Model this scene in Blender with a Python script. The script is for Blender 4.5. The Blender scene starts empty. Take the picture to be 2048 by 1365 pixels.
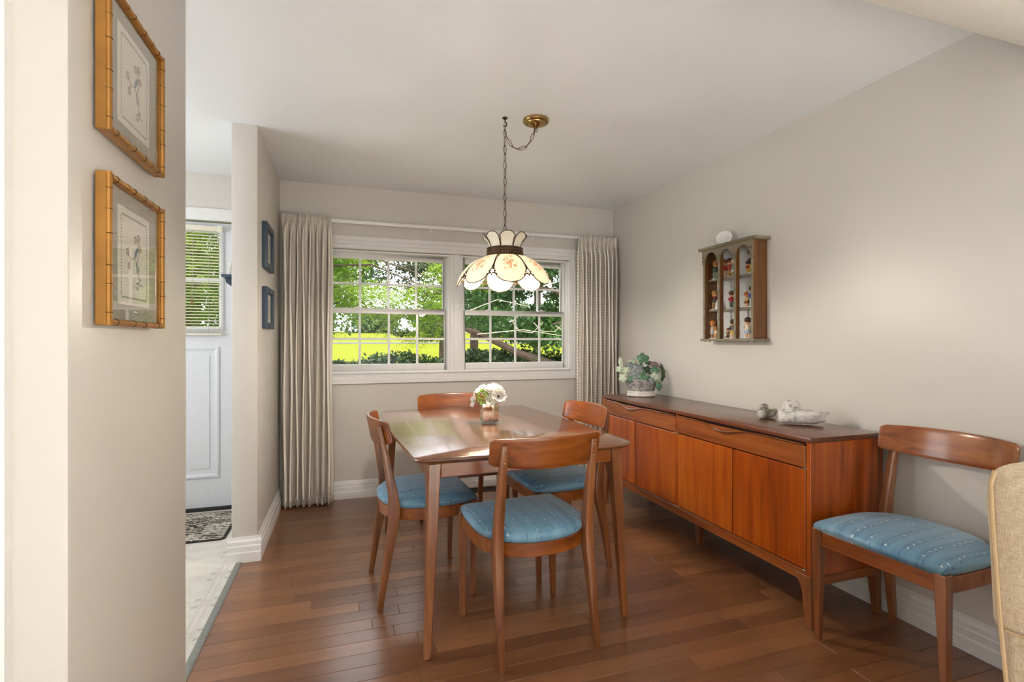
import bpy, bmesh, math, random
import numpy as np
from mathutils import Vector, Matrix
PI = math.pi
R = math.radians
random.seed(7)
S = bpy.context.scene
C = S.collection

# ------------------------------------------------------------------ camera
CAMZ = 1.229
cd = bpy.data.cameras.new('camera'); cam = bpy.data.objects.new('camera', cd); C.objects.link(cam)
cam.location = (0, 0, CAMZ); cam.rotation_euler = (R(90), 0, -math.atan2(331, 1009))
cd.sensor_width = 36; cd.lens = 1009 / 2048 * 36; cd.clip_start = .02; cd.clip_end = 400
S.camera = cam

# ------------------------------------------------------------------ world, sun, added fill lamps, exposure
w = bpy.data.worlds.new('World'); S.world = w; w.use_nodes = True
bg = w.node_tree.nodes['Background']
bg.inputs['Color'].default_value = (.90, .95, 1.0, 1); bg.inputs['Strength'].default_value = 2.1
sd = bpy.data.lights.new('sun', 'SUN'); sd.energy = 2.2; sd.angle = R(1.0); sd.color = (1, .95, .84)
so = bpy.data.objects.new('sun', sd); C.objects.link(so); so.rotation_euler = (R(42), 0, R(-58))
def area(name, loc, rot, sx, sy, power, col):
    d = bpy.data.lights.new(name, 'AREA'); d.shape = 'RECTANGLE'; d.size = sx; d.size_y = sy; d.energy = power; d.color = col
    o = bpy.data.objects.new(name, d); C.objects.link(o); o.location = loc; o.rotation_euler = rot
    return o
# fill lamps added in the unseen living room, at its back and left walls
area('fill_living_back', (-.3, -6.46, 1.1), (R(90), 0, 0), 3.6, 2.0, 20, (.96, .98, 1))
area('fill_living_left', (-2.96, -4.2, 1.1), (R(90), 0, R(-90)), 2.6, 2.0, 16, (.96, .98, 1))
# fill lamp added to lift the dining ceiling by bouncing off the pale carpet
area('fill_living_down', (1.0, -2.3, 2.42), (0, 0, 0), .5, .5, 92, (1, .99, .98)).data.spread = R(105)
# fill lamp added out of view at the foyer's left wall
area('fill_foyer_left', (-2.30, 2.7, 1.55), (R(90), 0, R(-90)), 1.3, 1.1, 15, (.93, .97, 1))
S.view_settings.view_transform = 'Standard'
try: S.view_settings.look = 'None'
except Exception: pass
S.view_settings.gamma = 1; S.view_settings.use_curve_mapping = False
S.view_settings.exposure = 1.1

# ------------------------------------------------------------------ material helpers
def srgb(r, g, b):
    f = lambda x: (x / 255 / 12.92) if x / 255 <= .04045 else ((x / 255 + .055) / 1.055) ** 2.4
    return (f(r), f(g), f(b), 1)
class NT:
    def __init__(s, name):
        s.m = bpy.data.materials.new(name); s.m.use_nodes = True; s.t = s.m.node_tree
        s.p = s.t.nodes['Principled BSDF']; s.out = s.t.nodes['Material Output']
    def n(s, typ, **kw):
        nd = s.t.nodes.new(typ)
        for k, v in kw.items():
            if k in nd.inputs.keys() if isinstance(k, str) else False: pass
            setattr(nd, k, v)
        return nd
    def l(s, a, b): s.t.links.new(a, b)
    def set(s, sock, val):
        if hasattr(val, 'is_linked') or isinstance(val, bpy.types.NodeSocket): s.l(val, sock)
        else: sock.default_value = val
    def math(s, op, a, b=0.0, c=None):
        nd = s.n('ShaderNodeMath', operation=op); s.set(nd.inputs[0], a); s.set(nd.inputs[1], b)
        if c is not None: s.set(nd.inputs[2], c)
        return nd.outputs[0]
    def mix(s, f, a, b, typ='MIX'):
        nd = s.n('ShaderNodeMix', data_type='RGBA', blend_type=typ)
        s.set(nd.inputs[0], f); s.set(nd.inputs[6], a); s.set(nd.inputs[7], b); return nd.outputs[2]
    def ramp(s, fac, stops, interp='LINEAR'):
        nd = s.n('ShaderNodeValToRGB'); cr = nd.color_ramp; cr.interpolation = interp
        while len(cr.elements) < len(stops): cr.elements.new(.5)
        for e, (p, c) in zip(cr.elements, stops): e.position = p; e.color = c if len(c) == 4 else (*c, 1)
        s.l(fac, nd.inputs[0]); return nd.outputs[0]
    def coord(s, kind='Object', scale=(1, 1, 1), rnd=0.0, rot=(0, 0, 0)):
        tc = s.n('ShaderNodeTexCoord'); mp = s.n('ShaderNodeMapping'); v = tc.outputs[kind]
        if rnd:
            oi = s.n('ShaderNodeObjectInfo'); k = s.math('MULTIPLY', oi.outputs['Random'], rnd)
            va = s.n('ShaderNodeVectorMath', operation='ADD'); s.l(v, va.inputs[0]); s.l(k, va.inputs[1]); v = va.outputs[0]
        s.l(v, mp.inputs[0]); mp.inputs['Scale'].default_value = scale; mp.inputs['Rotation'].default_value = rot
        return mp.outputs[0]
    def noise(s, vec, scale=1, detail=3, rough=.5, dist=0):
        nd = s.n('ShaderNodeTexNoise'); s.l(vec, nd.inputs['Vector']); nd.inputs['Scale'].default_value = scale
        nd.inputs['Detail'].default_value = detail; nd.inputs['Roughness'].default_value = rough; nd.inputs['Distortion'].default_value = dist
        return nd.outputs['Fac']
    def bump(s, h, strength=.1, dist=.01):
        b = s.n('ShaderNodeBump'); b.inputs['Strength'].default_value = strength; b.inputs['Distance'].default_value = dist
        s.l(h, b.inputs['Height']); s.l(b.outputs[0], s.p.inputs['Normal'])
    def fin(s, col=None, rough=.5, metal=0, coat=0, coatr=.1, spec=None, sheen=0):
        p = s.p
        if col is not None: s.set(p.inputs['Base Color'], col)
        s.set(p.inputs['Roughness'], rough); p.inputs['Metallic'].default_value = metal
        p.inputs['Coat Weight'].default_value = coat; p.inputs['Coat Roughness'].default_value = coatr
        if spec is not None: p.inputs['Specular IOR Level'].default_value = spec
        if sheen: p.inputs['Sheen Weight'].default_value = sheen
        return s.m
def plain(name, rgb, rough=.5, metal=0, coat=0, var=.06, vs=30, spec=None, bump=0):
    m = NT(name); c = srgb(*rgb)
    nz = m.noise(m.coord(), vs, 3)
    d = tuple(x * (1 - var) for x in c[:3]) + (1,); e = tuple(min(1, x * (1 + var)) for x in c[:3]) + (1,)
    if bump: m.bump(nz, bump, .004)
    return m.fin(m.ramp(nz, [(.3, d), (.7, e)]), rough, metal, coat, spec=spec)
def wood(name, dark, mid, light, axis='x', rough=.3, coat=.4, along=1.6, across=22, rnd=13.0, coatr=.15, blot=.35):
    m = NT(name); sc = {'x': (along, across, across), 'y': (across, along, across), 'z': (across, across, along)}[axis]
    v = m.coord('Object', sc, rnd)
    n1 = m.noise(v, 1.0, 5, .6, .6); n2 = m.noise(m.coord('Object', tuple(q * .16 for q in sc), rnd), 1.0, 2, .5, .8)
    g = m.math('ADD', m.math('MULTIPLY', n1, .65), m.math('MULTIPLY', n2, .35))
    col = m.ramp(g, [(.30, srgb(*dark)), (.48, srgb(*mid)), (.66, srgb(*light))])
    fine = m.noise(m.coord('Object', tuple(q * (5 if q > along else 2) for q in sc), rnd), 1.0, 2)
    col = m.mix(m.math('MULTIPLY', fine, blot), col, srgb(*[x * .55 for x in dark]), 'MIX')
    m.bump(n1, .04, .002)
    return m.fin(col, rough, 0, coat, coatr)

M = {}
# paint and plaster
def paint(name, rgb, rough, bs=90, bst=.03):
    m = NT(name); c = srgb(*rgb); v = m.coord('Object')
    big = m.noise(v, .9, 2); m.bump(m.noise(v, bs, 3), bst, .004)
    return m.fin(m.ramp(big, [(.3, tuple(x * .97 for x in c[:3]) + (1,)), (.7, c)]), rough)
M['wall'] = paint('beige_wall_paint', (219, 214, 206), .38)
M['ceil'] = paint('ceiling_paint', (243, 245, 248), .36, 40, .05)
M['trim'] = plain('white_trim_paint', (238, 237, 235), .28, var=.02)
M['door'] = plain('white_door_paint', (228, 231, 236), .35, var=.02)
# wood
M['wx'] = wood('walnut_along_x', (84, 36, 10), (142, 72, 20), (176, 102, 38), 'x')
M['wy'] = wood('walnut_along_y', (68, 36, 15), (120, 66, 26), (154, 94, 40), 'y')
M['wz'] = wood('walnut_along_z', (86, 46, 24), (138, 80, 42), (172, 110, 66), 'z')
M['sbz'] = wood('sideboard_veneer_upright', (106, 40, 3), (176, 78, 10), (208, 112, 22), 'z', across=16, along=1.1)
M['sby'] = wood('sideboard_veneer_lengthwise', (96, 44, 16), (152, 78, 30), (180, 104, 46), 'y', across=26, along=1.4)
M['top'] = wood('table_top_walnut', (84, 48, 28), (128, 78, 48), (156, 102, 66), 'x', rough=.24, coat=.9, coatr=.13)
M['sbtop'] = wood('sideboard_top_walnut', (72, 36, 20), (106, 56, 32), (128, 72, 44), 'y', rough=.28, coat=.4, coatr=.2)
M['dark'] = plain('dark_wood_gap_shade', (46, 22, 10), .6)
M['cuz'] = wood('curio_wood_upright', (66, 38, 15), (118, 72, 28), (150, 98, 42), 'z', rough=.4, coat=.2)
M['cuf'] = wood('curio_wood_sheen', (104, 92, 70), (146, 134, 110), (172, 160, 136), 'y', rough=.32, coat=.4)  # lighter, greyer than the uprights: reflected light painted into the wood colour
M['white_back'] = plain('white_back_panel', (214, 216, 216), .6)
def floor_mat():
    m = NT('maple_floor_board')
    oi = m.n('ShaderNodeObjectInfo')
    v = m.coord('Object', (1.3, 16, 16), 37.0)
    n1 = m.noise(v, 1, 5, .6, .8); n2 = m.noise(m.coord('Object', (2.2, 5, 5), 37.0), 1, 3, .55, .5)
    base = m.ramp(oi.outputs['Random'], [(0, srgb(122, 79, 51)), (.5, srgb(136, 90, 58)), (1, srgb(152, 103, 68))])
    g = m.ramp(n1, [(.3, (.82, .81, .80, 1)), (.62, (1.06, 1.05, 1.03, 1))])
    col = m.mix(1, base, g, 'MULTIPLY')
    col = m.mix(1, col, m.ramp(n2, [(.30, (.80, .78, .76, 1)), (.5, (1, 1, 1, 1))]), 'MULTIPLY')
    m.bump(n1, .03, .002)
    return m.fin(col, .30, 0, .4, .20)
M['floor'] = floor_mat()
M['floor_gap'] = plain('floor_gap', (34, 20, 12), .7)
def vinyl():
    m = NT('cream_sheet_vinyl'); tc = m.n('ShaderNodeTexCoord'); sp = m.n('ShaderNodeSeparateXYZ'); m.l(tc.outputs['Object'], sp.inputs[0])
    P = .285
    fx = m.math('MULTIPLY', m.math('SUBTRACT', m.math('FRACT', m.math('DIVIDE', m.math('ADD', sp.outputs[0], 5.045), P)), .5), P)
    fy = m.math('MULTIPLY', m.math('SUBTRACT', m.math('FRACT', m.math('DIVIDE', m.math('ADD', sp.outputs[1], 5.14), P)), .5), P)
    ax, ay = m.math('ABSOLUTE', fx), m.math('ABSOLUTE', fy)
    def line(a, at, wd): return m.math('LESS_THAN', m.math('ABSOLUTE', m.math('SUBTRACT', a, at)), wd)
    ln = m.math('MAXIMUM', m.math('MAXIMUM', line(ax, .012, .0016), line(ay, .012, .0016)), m.math('MAXIMUM', line(ax, .02, .0011), line(ay, .02, .0011)))
    sq = m.math('MULTIPLY', m.math('LESS_THAN', m.math('ABSOLUTE', m.math('SUBTRACT', ax, .040)), .013), m.math('LESS_THAN', m.math('ABSOLUTE', m.math('SUBTRACT', ay, .036)), .010))
    nz = m.noise(m.coord('Object'), 14, 4)
    base = m.ramp(nz, [(.3, srgb(222, 215, 202)), (.7, srgb(232, 227, 216))])
    col = m.mix(m.math('MULTIPLY', ln, .6), base, srgb(186, 176, 164)); col = m.mix(m.math('MULTIPLY', sq, .6), col, srgb(164, 160, 160))
    return m.fin(col, .33)
M['vinyl'] = vinyl()
M['bounce_floor'] = plain('pale_bounce_floor', (226, 222, 214), .95, vs=200)  # unseen living room floor, made pale to bounce light into the dining room
M['strip'] = plain('grey_metal_strip', (150, 150, 144), .4, .6)
def chair_fabric():
    m = NT('blue_seat_brocade'); tc = m.n('ShaderNodeTexCoord'); sp = m.n('ShaderNodeSeparateXYZ'); m.l(tc.outputs['Object'], sp.inputs[0])
    x, y = sp.outputs[0], sp.outputs[1]; v = m.coord('Object')
    wob = m.math('MULTIPLY', m.math('SUBTRACT', m.noise(v, 9, 2), .5), .02)
    x = m.math('ADD', x, wob)
    PX, PY = .058, .034
    q = m.math('DIVIDE', m.math('ADD', x, 1.0), PX); cell = m.math('FLOOR', q)
    fx = m.math('MULTIPLY', m.math('SUBTRACT', m.math('FRACT', q), .5), PX)
    fy = m.math('MULTIPLY', m.math('SUBTRACT', m.math('FRACT', m.math('ADD', m.math('DIVIDE', m.math('ADD', y, 1.0), PY), m.math('MULTIPLY', cell, .37))), .5), PY)
    d = m.math('SQRT', m.math('ADD', m.math('MULTIPLY', fx, fx), m.math('MULTIPLY', fy, fy)))
    keep = m.math('GREATER_THAN', m.noise(v, 24, 1), .52)
    dot = m.math('MULTIPLY', m.math('LESS_THAN', d, .0036), keep)
    stripe = m.math('MULTIPLY', m.math('LESS_THAN', m.math('ABSOLUTE', m.math('SUBTRACT', m.math('ABSOLUTE', fx), .009)), .0028), m.math('GREATER_THAN', m.noise(m.coord('Object', (90, 60, 90)), 1, 2), .5))
    band = m.noise(m.coord('Object', (14, 1.2, 6)), 1, 2)
    base = m.ramp(band, [(.35, srgb(82, 128, 160)), (.62, srgb(122, 166, 192))])
    col = m.mix(m.math('MULTIPLY', stripe, .5), base, srgb(44, 84, 116)); col = m.mix(dot, col, srgb(222, 226, 220))
    m.bump(m.noise(v, 420, 2), .15, .001)
    return m.fin(col, .42, sheen=.25)
M['seat'] = chair_fabric()
M['brass'] = plain('aged_brass', (170, 136, 84), .22, .95)
M['bronze'] = plain('dark_bronze', (66, 48, 32), .5, .55)
M['bandm'] = plain('brown_brass', (104, 78, 50), .38, .7)
M['steel'] = plain('steel_pin', (170, 168, 162), .3, .9)
def opal():
    m = NT('opal_glass_panel'); tc = m.n('ShaderNodeTexCoord'); sp = m.n('ShaderNodeSeparateXYZ'); m.l(tc.outputs['UV'], sp.inputs[0])
    du = m.math('DIVIDE', m.math('SUBTRACT', sp.outputs[0], .5), .30); dv = m.math('DIVIDE', m.math('SUBTRACT', sp.outputs[1], .46), .36)
    r2 = m.math('ADD', m.math('MULTIPLY', du, du), m.math('MULTIPLY', dv, dv))
    mask = m.math('MAXIMUM', m.math('SUBTRACT', 1.0, r2), 0.0)
    nz = m.noise(m.coord('UV', (1, 1, 1)), 11, 4, .65, .4); nz2 = m.noise(m.coord('UV', (1, 1, 1)), 15, 2)
    fl = m.math('GREATER_THAN', m.math('ADD', nz, m.math('MULTIPLY', mask, .16)), .635)
    fl = m.math('MULTIPLY', fl, m.math('GREATER_THAN', mask, .05))
    pc = m.ramp(nz2, [(.40, srgb(142, 136, 110)), (.47, srgb(230, 172, 108)), (.60, srgb(212, 138, 72))])
    col = m.mix(m.math('MULTIPLY', fl, .8), srgb(243, 236, 220), pc)
    m.fin(col, .18)
    tr = m.n('ShaderNodeBsdfTranslucent'); m.l(col, tr.inputs[0]); mx = m.n('ShaderNodeMixShader'); mx.inputs[0].default_value = .20
    m.l(m.p.outputs[0], mx.inputs[1]); m.l(tr.outputs[0], mx.inputs[2]); m.l(mx.outputs[0], m.out.inputs[0])
    return m.m
M['opal'] = opal()
def glow(name, rgb, st):
    m = NT(name); m.p.inputs['Emission Color'].default_value = srgb(*rgb); m.p.inputs['Emission Strength'].default_value = st
    return m.fin(srgb(*rgb), .3)
M['bulb'] = glow('lit_bulb', (255, 236, 208), 14)
def glass(name, ior=1.45, tint=(1, 1, 1)):
    m = NT(name); tr = m.n('ShaderNodeBsdfTransparent'); tr.inputs[0].default_value = (*tint, 1)
    gl = m.n('ShaderNodeBsdfGlossy'); gl.inputs['Roughness'].default_value = .01
    fr = m.n('ShaderNodeFresnel'); fr.inputs[0].default_value = ior
    ge = m.n('ShaderNodeNewGeometry')
    fk = m.math('MULTIPLY', fr.outputs[0], m.math('SUBTRACT', 1.0, ge.outputs['Backfacing']))
    mx = m.n('ShaderNodeMixShader'); m.l(fk, mx.inputs[0]); m.l(tr.outputs[0], mx.inputs[1]); m.l(gl.outputs[0], mx.inputs[2])
    m.l(mx.outputs[0], m.out.inputs[0]); return m.m
M['pane'] = glass('window_glass', 1.3); M['picglass'] = glass('picture_glass', 2.15)
def curtain_mat():
    m = NT('striped_greige_drapery'); tc = m.n('ShaderNodeTexCoord'); sp = m.n('ShaderNodeSeparateXYZ'); m.l(tc.outputs['UV'], sp.inputs[0])
    u, v = sp.outputs[0], sp.outputs[1]
    f = m.math('FRACT', m.math('DIVIDE', u, .115))
    col = m.ramp(f, [(0, srgb(190, 181, 168)), (.16, srgb(226, 220, 210)), (.26, srgb(160, 151, 139)), (.36, srgb(206, 198, 186)), (.52, srgb(150, 142, 132)), (.58, srgb(220, 213, 202)), (.72, srgb(178, 169, 157)), (.84, srgb(202, 194, 183))], 'CONSTANT')
    rib = m.math('LESS_THAN', m.math('FRACT', m.math('DIVIDE', v, .014)), .42)
    inb = m.math('MULTIPLY', m.math('GREATER_THAN', f, .36), m.math('LESS_THAN', f, .52))
    col = m.mix(m.math('MULTIPLY', m.math('MULTIPLY', rib, inb), .55), col, srgb(118, 110, 101))
    dots = m.math('MULTIPLY', m.math('LESS_THAN', m.math('FRACT', m.math('DIVIDE', v, .03)), .38), m.math('LESS_THAN', m.math('ABSOLUTE', m.math('SUBTRACT', f, .21)), .022))
    col = m.mix(m.math('MULTIPLY', dots, .7), col, srgb(104, 96, 90))
    m.bump(m.noise(m.coord('UV', (400, 400, 1)), 1, 2), .1, .001)
    col = m.mix(1, col, (1.36, 1.38, 1.40, 1), 'MULTIPLY')
    return m.fin(col, .85, sheen=.1)
M['curtain'] = curtain_mat()
def beige_weave():
    m = NT('beige_woven_upholstery'); v = m.coord('Object', (70, 70, 520)); v2 = m.coord('Object', (520, 520, 70))
    a = m.noise(v, 1, 2); b = m.noise(v2, 1, 2); g = m.math('MULTIPLY', m.math('ADD', a, b), .5)
    m.bump(g, .25, .002)
    return m.fin(m.ramp(g, [(.36, srgb(196, 172, 140)), (.52, srgb(216, 196, 168)), (.66, srgb(230, 216, 194))]), .85, sheen=.1)
M['uph'] = beige_weave()
M['piping'] = plain('tan_piping', (194, 166, 128), .85)
M['gold'] = plain('gilt_frame', (176, 126, 62), .34, .6, var=.15, vs=18)
M['goldd'] = plain('gilt_node_shadow', (96, 66, 30), .45, .5)
M['mat'] = plain('grey_linen_mat', (176, 170, 158), .9, var=.12, vs=160)
M['paper'] = plain('cream_print_paper', (232, 227, 214), .85, var=.02)
M['ink'] = plain('grey_ink', (172, 168, 158), .9)
M['inkb'] = plain('blue_grey_ink', (128, 142, 160), .9)
M['inkp'] = plain('brown_pink_ink', (180, 158, 146), .9)
M['blue'] = plain('slate_blue_paint', (58, 75, 94), .45)
M['bluep'] = plain('pale_engraving', (190, 184, 168), .85, var=.3, vs=60)
M['cream'] = plain('cream_blind_slat', (232, 226, 208), .45, var=.02)
M['cord'] = plain('blind_cord', (188, 178, 156), .8)
def rug():
    m = NT('black_and_sand_mat'); v = m.coord('Object')
    vo = m.n('ShaderNodeTexVoronoi', feature='DISTANCE_TO_EDGE'); m.l(v, vo.inputs['Vector']); vo.inputs['Scale'].default_value = 34
    wv = m.n('ShaderNodeTexWave', wave_type='RINGS'); m.l(v, wv.inputs[0]); wv.inputs['Scale'].default_value = 10; wv.inputs['Distortion'].default_value = 9; wv.inputs['Detail'].default_value = 2
    g = m.math('MULTIPLY', m.math('ADD', m.math('MULTIPLY', vo.outputs['Distance'], 3), wv.outputs['Fac']), .6)
    return m, g
mm, g = rug(); M['rug'] = mm.fin(mm.ramp(g, [(.40, srgb(38, 33, 30)), (.52, srgb(120, 110, 98)), (.66, srgb(186, 176, 160))]), .95)
mm, g = rug(); mm.m.name = 'sand_mat_border'; M['rugb'] = mm.fin(mm.ramp(g, [(.22, srgb(70, 62, 55)), (.38, srgb(176, 166, 150)), (.6, srgb(206, 198, 184))]), .95)
M['rubber'] = plain('black_rubber_edge', (40, 37, 34), .8)
M['vent'] = plain('bronze_register', (72, 56, 44), .5, .3); M['ventd'] = plain('register_dark', (18, 15, 13), .8)
def plaster_white(name, dirt, amt, rgb=(226, 222, 214)):
    m = NT(name); v = m.coord('Object'); n = m.noise(v, 28, 5, .65); n2 = m.noise(m.coord('Object', (60, 60, 130)), 1, 3)
    g = m.math('ADD', m.math('MULTIPLY', n, .6), m.math('MULTIPLY', n2, .4)); m.bump(g, .4, .004)
    return m.fin(m.ramp(g, [(amt - .06, srgb(*dirt)), (amt, srgb(*[x * .86 for x in rgb])), (amt + .12, srgb(*rgb))]), .85)
M['bird'] = plaster_white('weathered_white_plaster', (120, 110, 92), .42)
M['birdg'] = plaster_white('grey_weathered_plaster', (134, 124, 104), .50, (206, 202, 192))
M['potw'] = plaster_white('whitewashed_clay', (150, 138, 124), .40)
M['potg'] = plaster_white('grey_worn_clay', (116, 112, 113), .50, (188, 184, 182))
M['soil'] = plain('dark_moss', (52, 48, 36), .95)
M['porc'] = plain('white_porcelain', (238, 236, 232), .2, var=.02)
def mirror_vase():
    m = NT('antiqued_mirror'); n = m.noise(m.coord(), 34, 4)
    return m.fin(m.ramp(n, [(.35, srgb(196, 166, 130)), (.6, srgb(232, 224, 212))]), .12, .92)
M['mirror'] = mirror_vase()
def leafm(name, a, b, rough=.5, tl=.25, sc=6):
    m = NT(name); n = m.noise(m.coord('Object', (1, 1, 1), 3.0), sc, 3)
    col = m.ramp(n, [(.32, srgb(*a)), (.68, srgb(*b))]); m.fin(col, rough)
    if tl:
        tr = m.n('ShaderNodeBsdfTranslucent'); m.l(col, tr.inputs[0]); mx = m.n('ShaderNodeMixShader'); mx.inputs[0].default_value = tl
        m.l(m.p.outputs[0], mx.inputs[1]); m.l(tr.outputs[0], mx.inputs[2]); m.l(mx.outputs[0], m.out.inputs[0])
    return m.m
M['petal'] = leafm('white_petal', (236, 230, 218), (250, 248, 244), .6, .3)
M['lime'] = leafm('lime_green_buds', (104, 150, 44), (186, 214, 104), .6, .15, 60)
M['lf_g'] = leafm('silk_leaf_green', (60, 108, 82), (124, 166, 134), .6, .15, 3.2)
M['lf_p'] = leafm('silk_leaf_pale', (186, 204, 178), (222, 228, 208), .6, .2, 3.2)
M['lf_m'] = leafm('silk_leaf_mauve', (104, 124, 122), (168, 172, 174), .6, .15, 3.2)
M['lf_r'] = leafm('silk_leaf_rosy', (120, 94, 96), (176, 150, 148), .6, .15, 3.2)
M['lf_d'] = leafm('silk_leaf_dark', (46, 66, 44), (86, 112, 78), .6, .15, 3.2)
M['stem'] = plain('plant_stem', (110, 104, 60), .7)
# outdoors
M['t_loc'] = leafm('locust_leaf', (78, 116, 22), (154, 178, 48), .55, .45, 1.1)
M['t_dark'] = leafm('conifer_leaf', (40, 50, 30), (68, 76, 46), .7, .2, .7)
M['t_mid'] = leafm('maple_leaf', (30, 60, 22), (72, 110, 40), .55, .35, .8)
M['t_far'] = leafm('far_leaf', (60, 86, 44), (100, 122, 70), .7, .3, .3)
M['hedge'] = leafm('hedge_leaf', (28, 48, 20), (60, 84, 34), .6, .25, 1.5)
M['bark'] = plain('tree_bark', (74, 58, 46), .9, var=.35, vs=9, bump=.6)
M['twig'] = plain('pale_twig', (196, 176, 156), .8)
def lawn_mat():
    m = NT('sunlit_lawn'); n = m.noise(m.coord('Object', (.15, 1.2, 1)), 1, 4); 
    return m.fin(m.ramp(n, [(.3, srgb(106, 112, 34)), (.7, srgb(119, 123, 42))]), .95, spec=0)
M['lawn'] = lawn_mat()
M['path'] = plain('grey_path', (84, 82, 78), .9)

# ------------------------------------------------------------------ mesh helpers
class MB:
    def __init__(s): s.v = []; s.f = []
    def add(s, vs, fs):
        k = len(s.v); s.v += [tuple(p) for p in vs]; s.f += [tuple(i + k for i in f) for f in fs]; return s
    def box(s, x0, x1, y0, y1, z0, z1):
        return s.add([(x0, y0, z0), (x1, y0, z0), (x1, y1, z0), (x0, y1, z0), (x0, y0, z1), (x1, y0, z1), (x1, y1, z1), (x0, y1, z1)],
                     [(0, 3, 2, 1), (4, 5, 6, 7), (0, 1, 5, 4), (1, 2, 6, 5), (2, 3, 7, 6), (3, 0, 4, 7)])
    def loft(s, rings, cap=True, close=False):
        n = len(rings[0]); k = len(s.v)
        for r in rings: s.v += [tuple(p) for p in r]
        m = len(rings)
        for i in range(m - 1 if not close else m):
            a, b = k + i * n, k + ((i + 1) % m) * n
            for j in range(n): s.f.append((a + j, a + (j + 1) % n, b + (j + 1) % n, b + j))
        if cap and not close:
            s.f.append(tuple(range(k + n - 1, k - 1, -1))); s.f.append(tuple(range(k + (m - 1) * n, k + m * n)))
        return s
    def posts(s, secs):      # rectangular sections (x,y,z,wx,wy)
        return s.loft([[(x - a / 2, y - b / 2, z), (x + a / 2, y - b / 2, z), (x + a / 2, y + b / 2, z), (x - a / 2, y + b / 2, z)] for x, y, z, a, b in secs])
    def lathe(s, prof, n=24, c=(0, 0), sx=1, sy=1):
        return s.loft([[(c[0] + r * sx * math.cos(2 * PI * j / n), c[1] + r * sy * math.sin(2 * PI * j / n), z) for j in range(n)] for r, z in prof])
    def path(s, pts, r, n=8, close=False):
        pts = [Vector(p) for p in pts]; m = len(pts); rings = []; up = Vector((0, 0, 1)); prev = None
        for i, p in enumerate(pts):
            if close: t = pts[(i + 1) % m] - pts[i - 1]
            else: t = pts[min(i + 1, m - 1)] - pts[max(i - 1, 0)]
            t.normalize()
            if prev is None:
                a = t.cross(up);
                if a.length < 1e-3: a = t.cross(Vector((1, 0, 0)))
            else: a = prev - t * prev.dot(t)
            a.normalize(); prev = a; b = t.cross(a); rr = r[i] if isinstance(r, (list, tuple)) else r
            rings.append([p + a * rr * math.cos(2 * PI * j / n) + b * rr * math.sin(2 * PI * j / n) for j in range(n)])
        return s.loft(rings, close=close)
    def ell(s, c, rx, ry, rz, n=12, m=8, rot=None):
        k = len(s.v); q = Matrix.Rotation(rot[1], 3, rot[0]) if rot else None
        for i in range(m + 1):
            ph = -PI / 2 + PI * i / m; rr = max(math.cos(ph), .02)
            for j in range(n):
                a = 2 * PI * j / n; p = Vector((rx * rr * math.cos(a), ry * rr * math.sin(a), rz * math.sin(ph)))
                if q: p = q @ p
                s.v.append((c[0] + p.x, c[1] + p.y, c[2] + p.z))
        for i in range(m):
            for j in range(n): s.f.append((k + i * n + j, k + i * n + (j + 1) % n, k + (i + 1) * n + (j + 1) % n, k + (i + 1) * n + j))
        s.f.append(tuple(range(k + n - 1, k - 1, -1))); s.f.append(tuple(range(k + m * n, k + m * n + n)))
        return s
    def prism(s, poly, axis, a, b):   # extrude a 2D polygon along an axis
        mk = {'x': lambda p, t: (t, p[0], p[1]), 'y': lambda p, t: (p[0], t, p[1]), 'z': lambda p, t: (p[0], p[1], t)}[axis]
        return s.loft([[mk(p, a) for p in poly], [mk(p, b) for p in poly]])
    def mesh(s, name, bevel=0, seg=2, smooth=True, ang=35):
        bm = bmesh.new(); vv = [bm.verts.new(p) for p in s.v]
        for f in s.f:
            try: bm.faces.new([vv[i] for i in f])
            except ValueError: pass
        bmesh.ops.remove_doubles(bm, verts=bm.verts, dist=1e-6)
        bmesh.ops.recalc_face_normals(bm, faces=bm.faces)
        if bevel:
            es = [e for e in bm.edges if len(e.link_faces) == 2 and e.calc_face_angle(0) > R(28)]
            bmesh.ops.bevel(bm, geom=es, offset=bevel, segments=seg, profile=.5, affect='EDGES', clamp_overlap=True)
        me = bpy.data.meshes.new(name); bm.to_mesh(me); bm.free()
        if smooth:
            me.polygons.foreach_set('use_smooth', [True] * len(me.polygons)); me.set_sharp_from_angle(angle=R(ang))
        return me
def link(name, me, mat, parent=None):
    o = bpy.data.objects.new(name, me); C.objects.link(o)
    if mat is not None and not me.materials: me.materials.append(M[mat] if isinstance(mat, str) else mat)
    if parent is not None: o.parent = parent
    return o
def part(name, mb, mat, parent, bevel=0, seg=2, smooth=True, ang=35):
    return link(name, mb.mesh(name, bevel, seg, smooth, ang), mat, parent)
def tag(o, label, cat, group=None):
    o['label'] = label; o['category'] = cat
    if group: o['group'] = group
    return o
def thing(name, label, cat, loc=(0, 0, 0), rz=0, group=None):
    o = bpy.data.objects.new(name, None); C.objects.link(o); o.empty_display_size = .1
    o.location = loc; o.rotation_euler = (0, 0, rz); return tag(o, label, cat, group)
def struct(name, mb, mat, bevel=0, **k):
    o = part(name, mb, mat, None, bevel, **k); o['kind'] = 'structure'; return o
def copy_tree(o, parent=None):
    c = o.copy(); C.objects.link(c); c.parent = parent
    for ch in list(o.children): copy_tree(ch, c)
    return c
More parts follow.
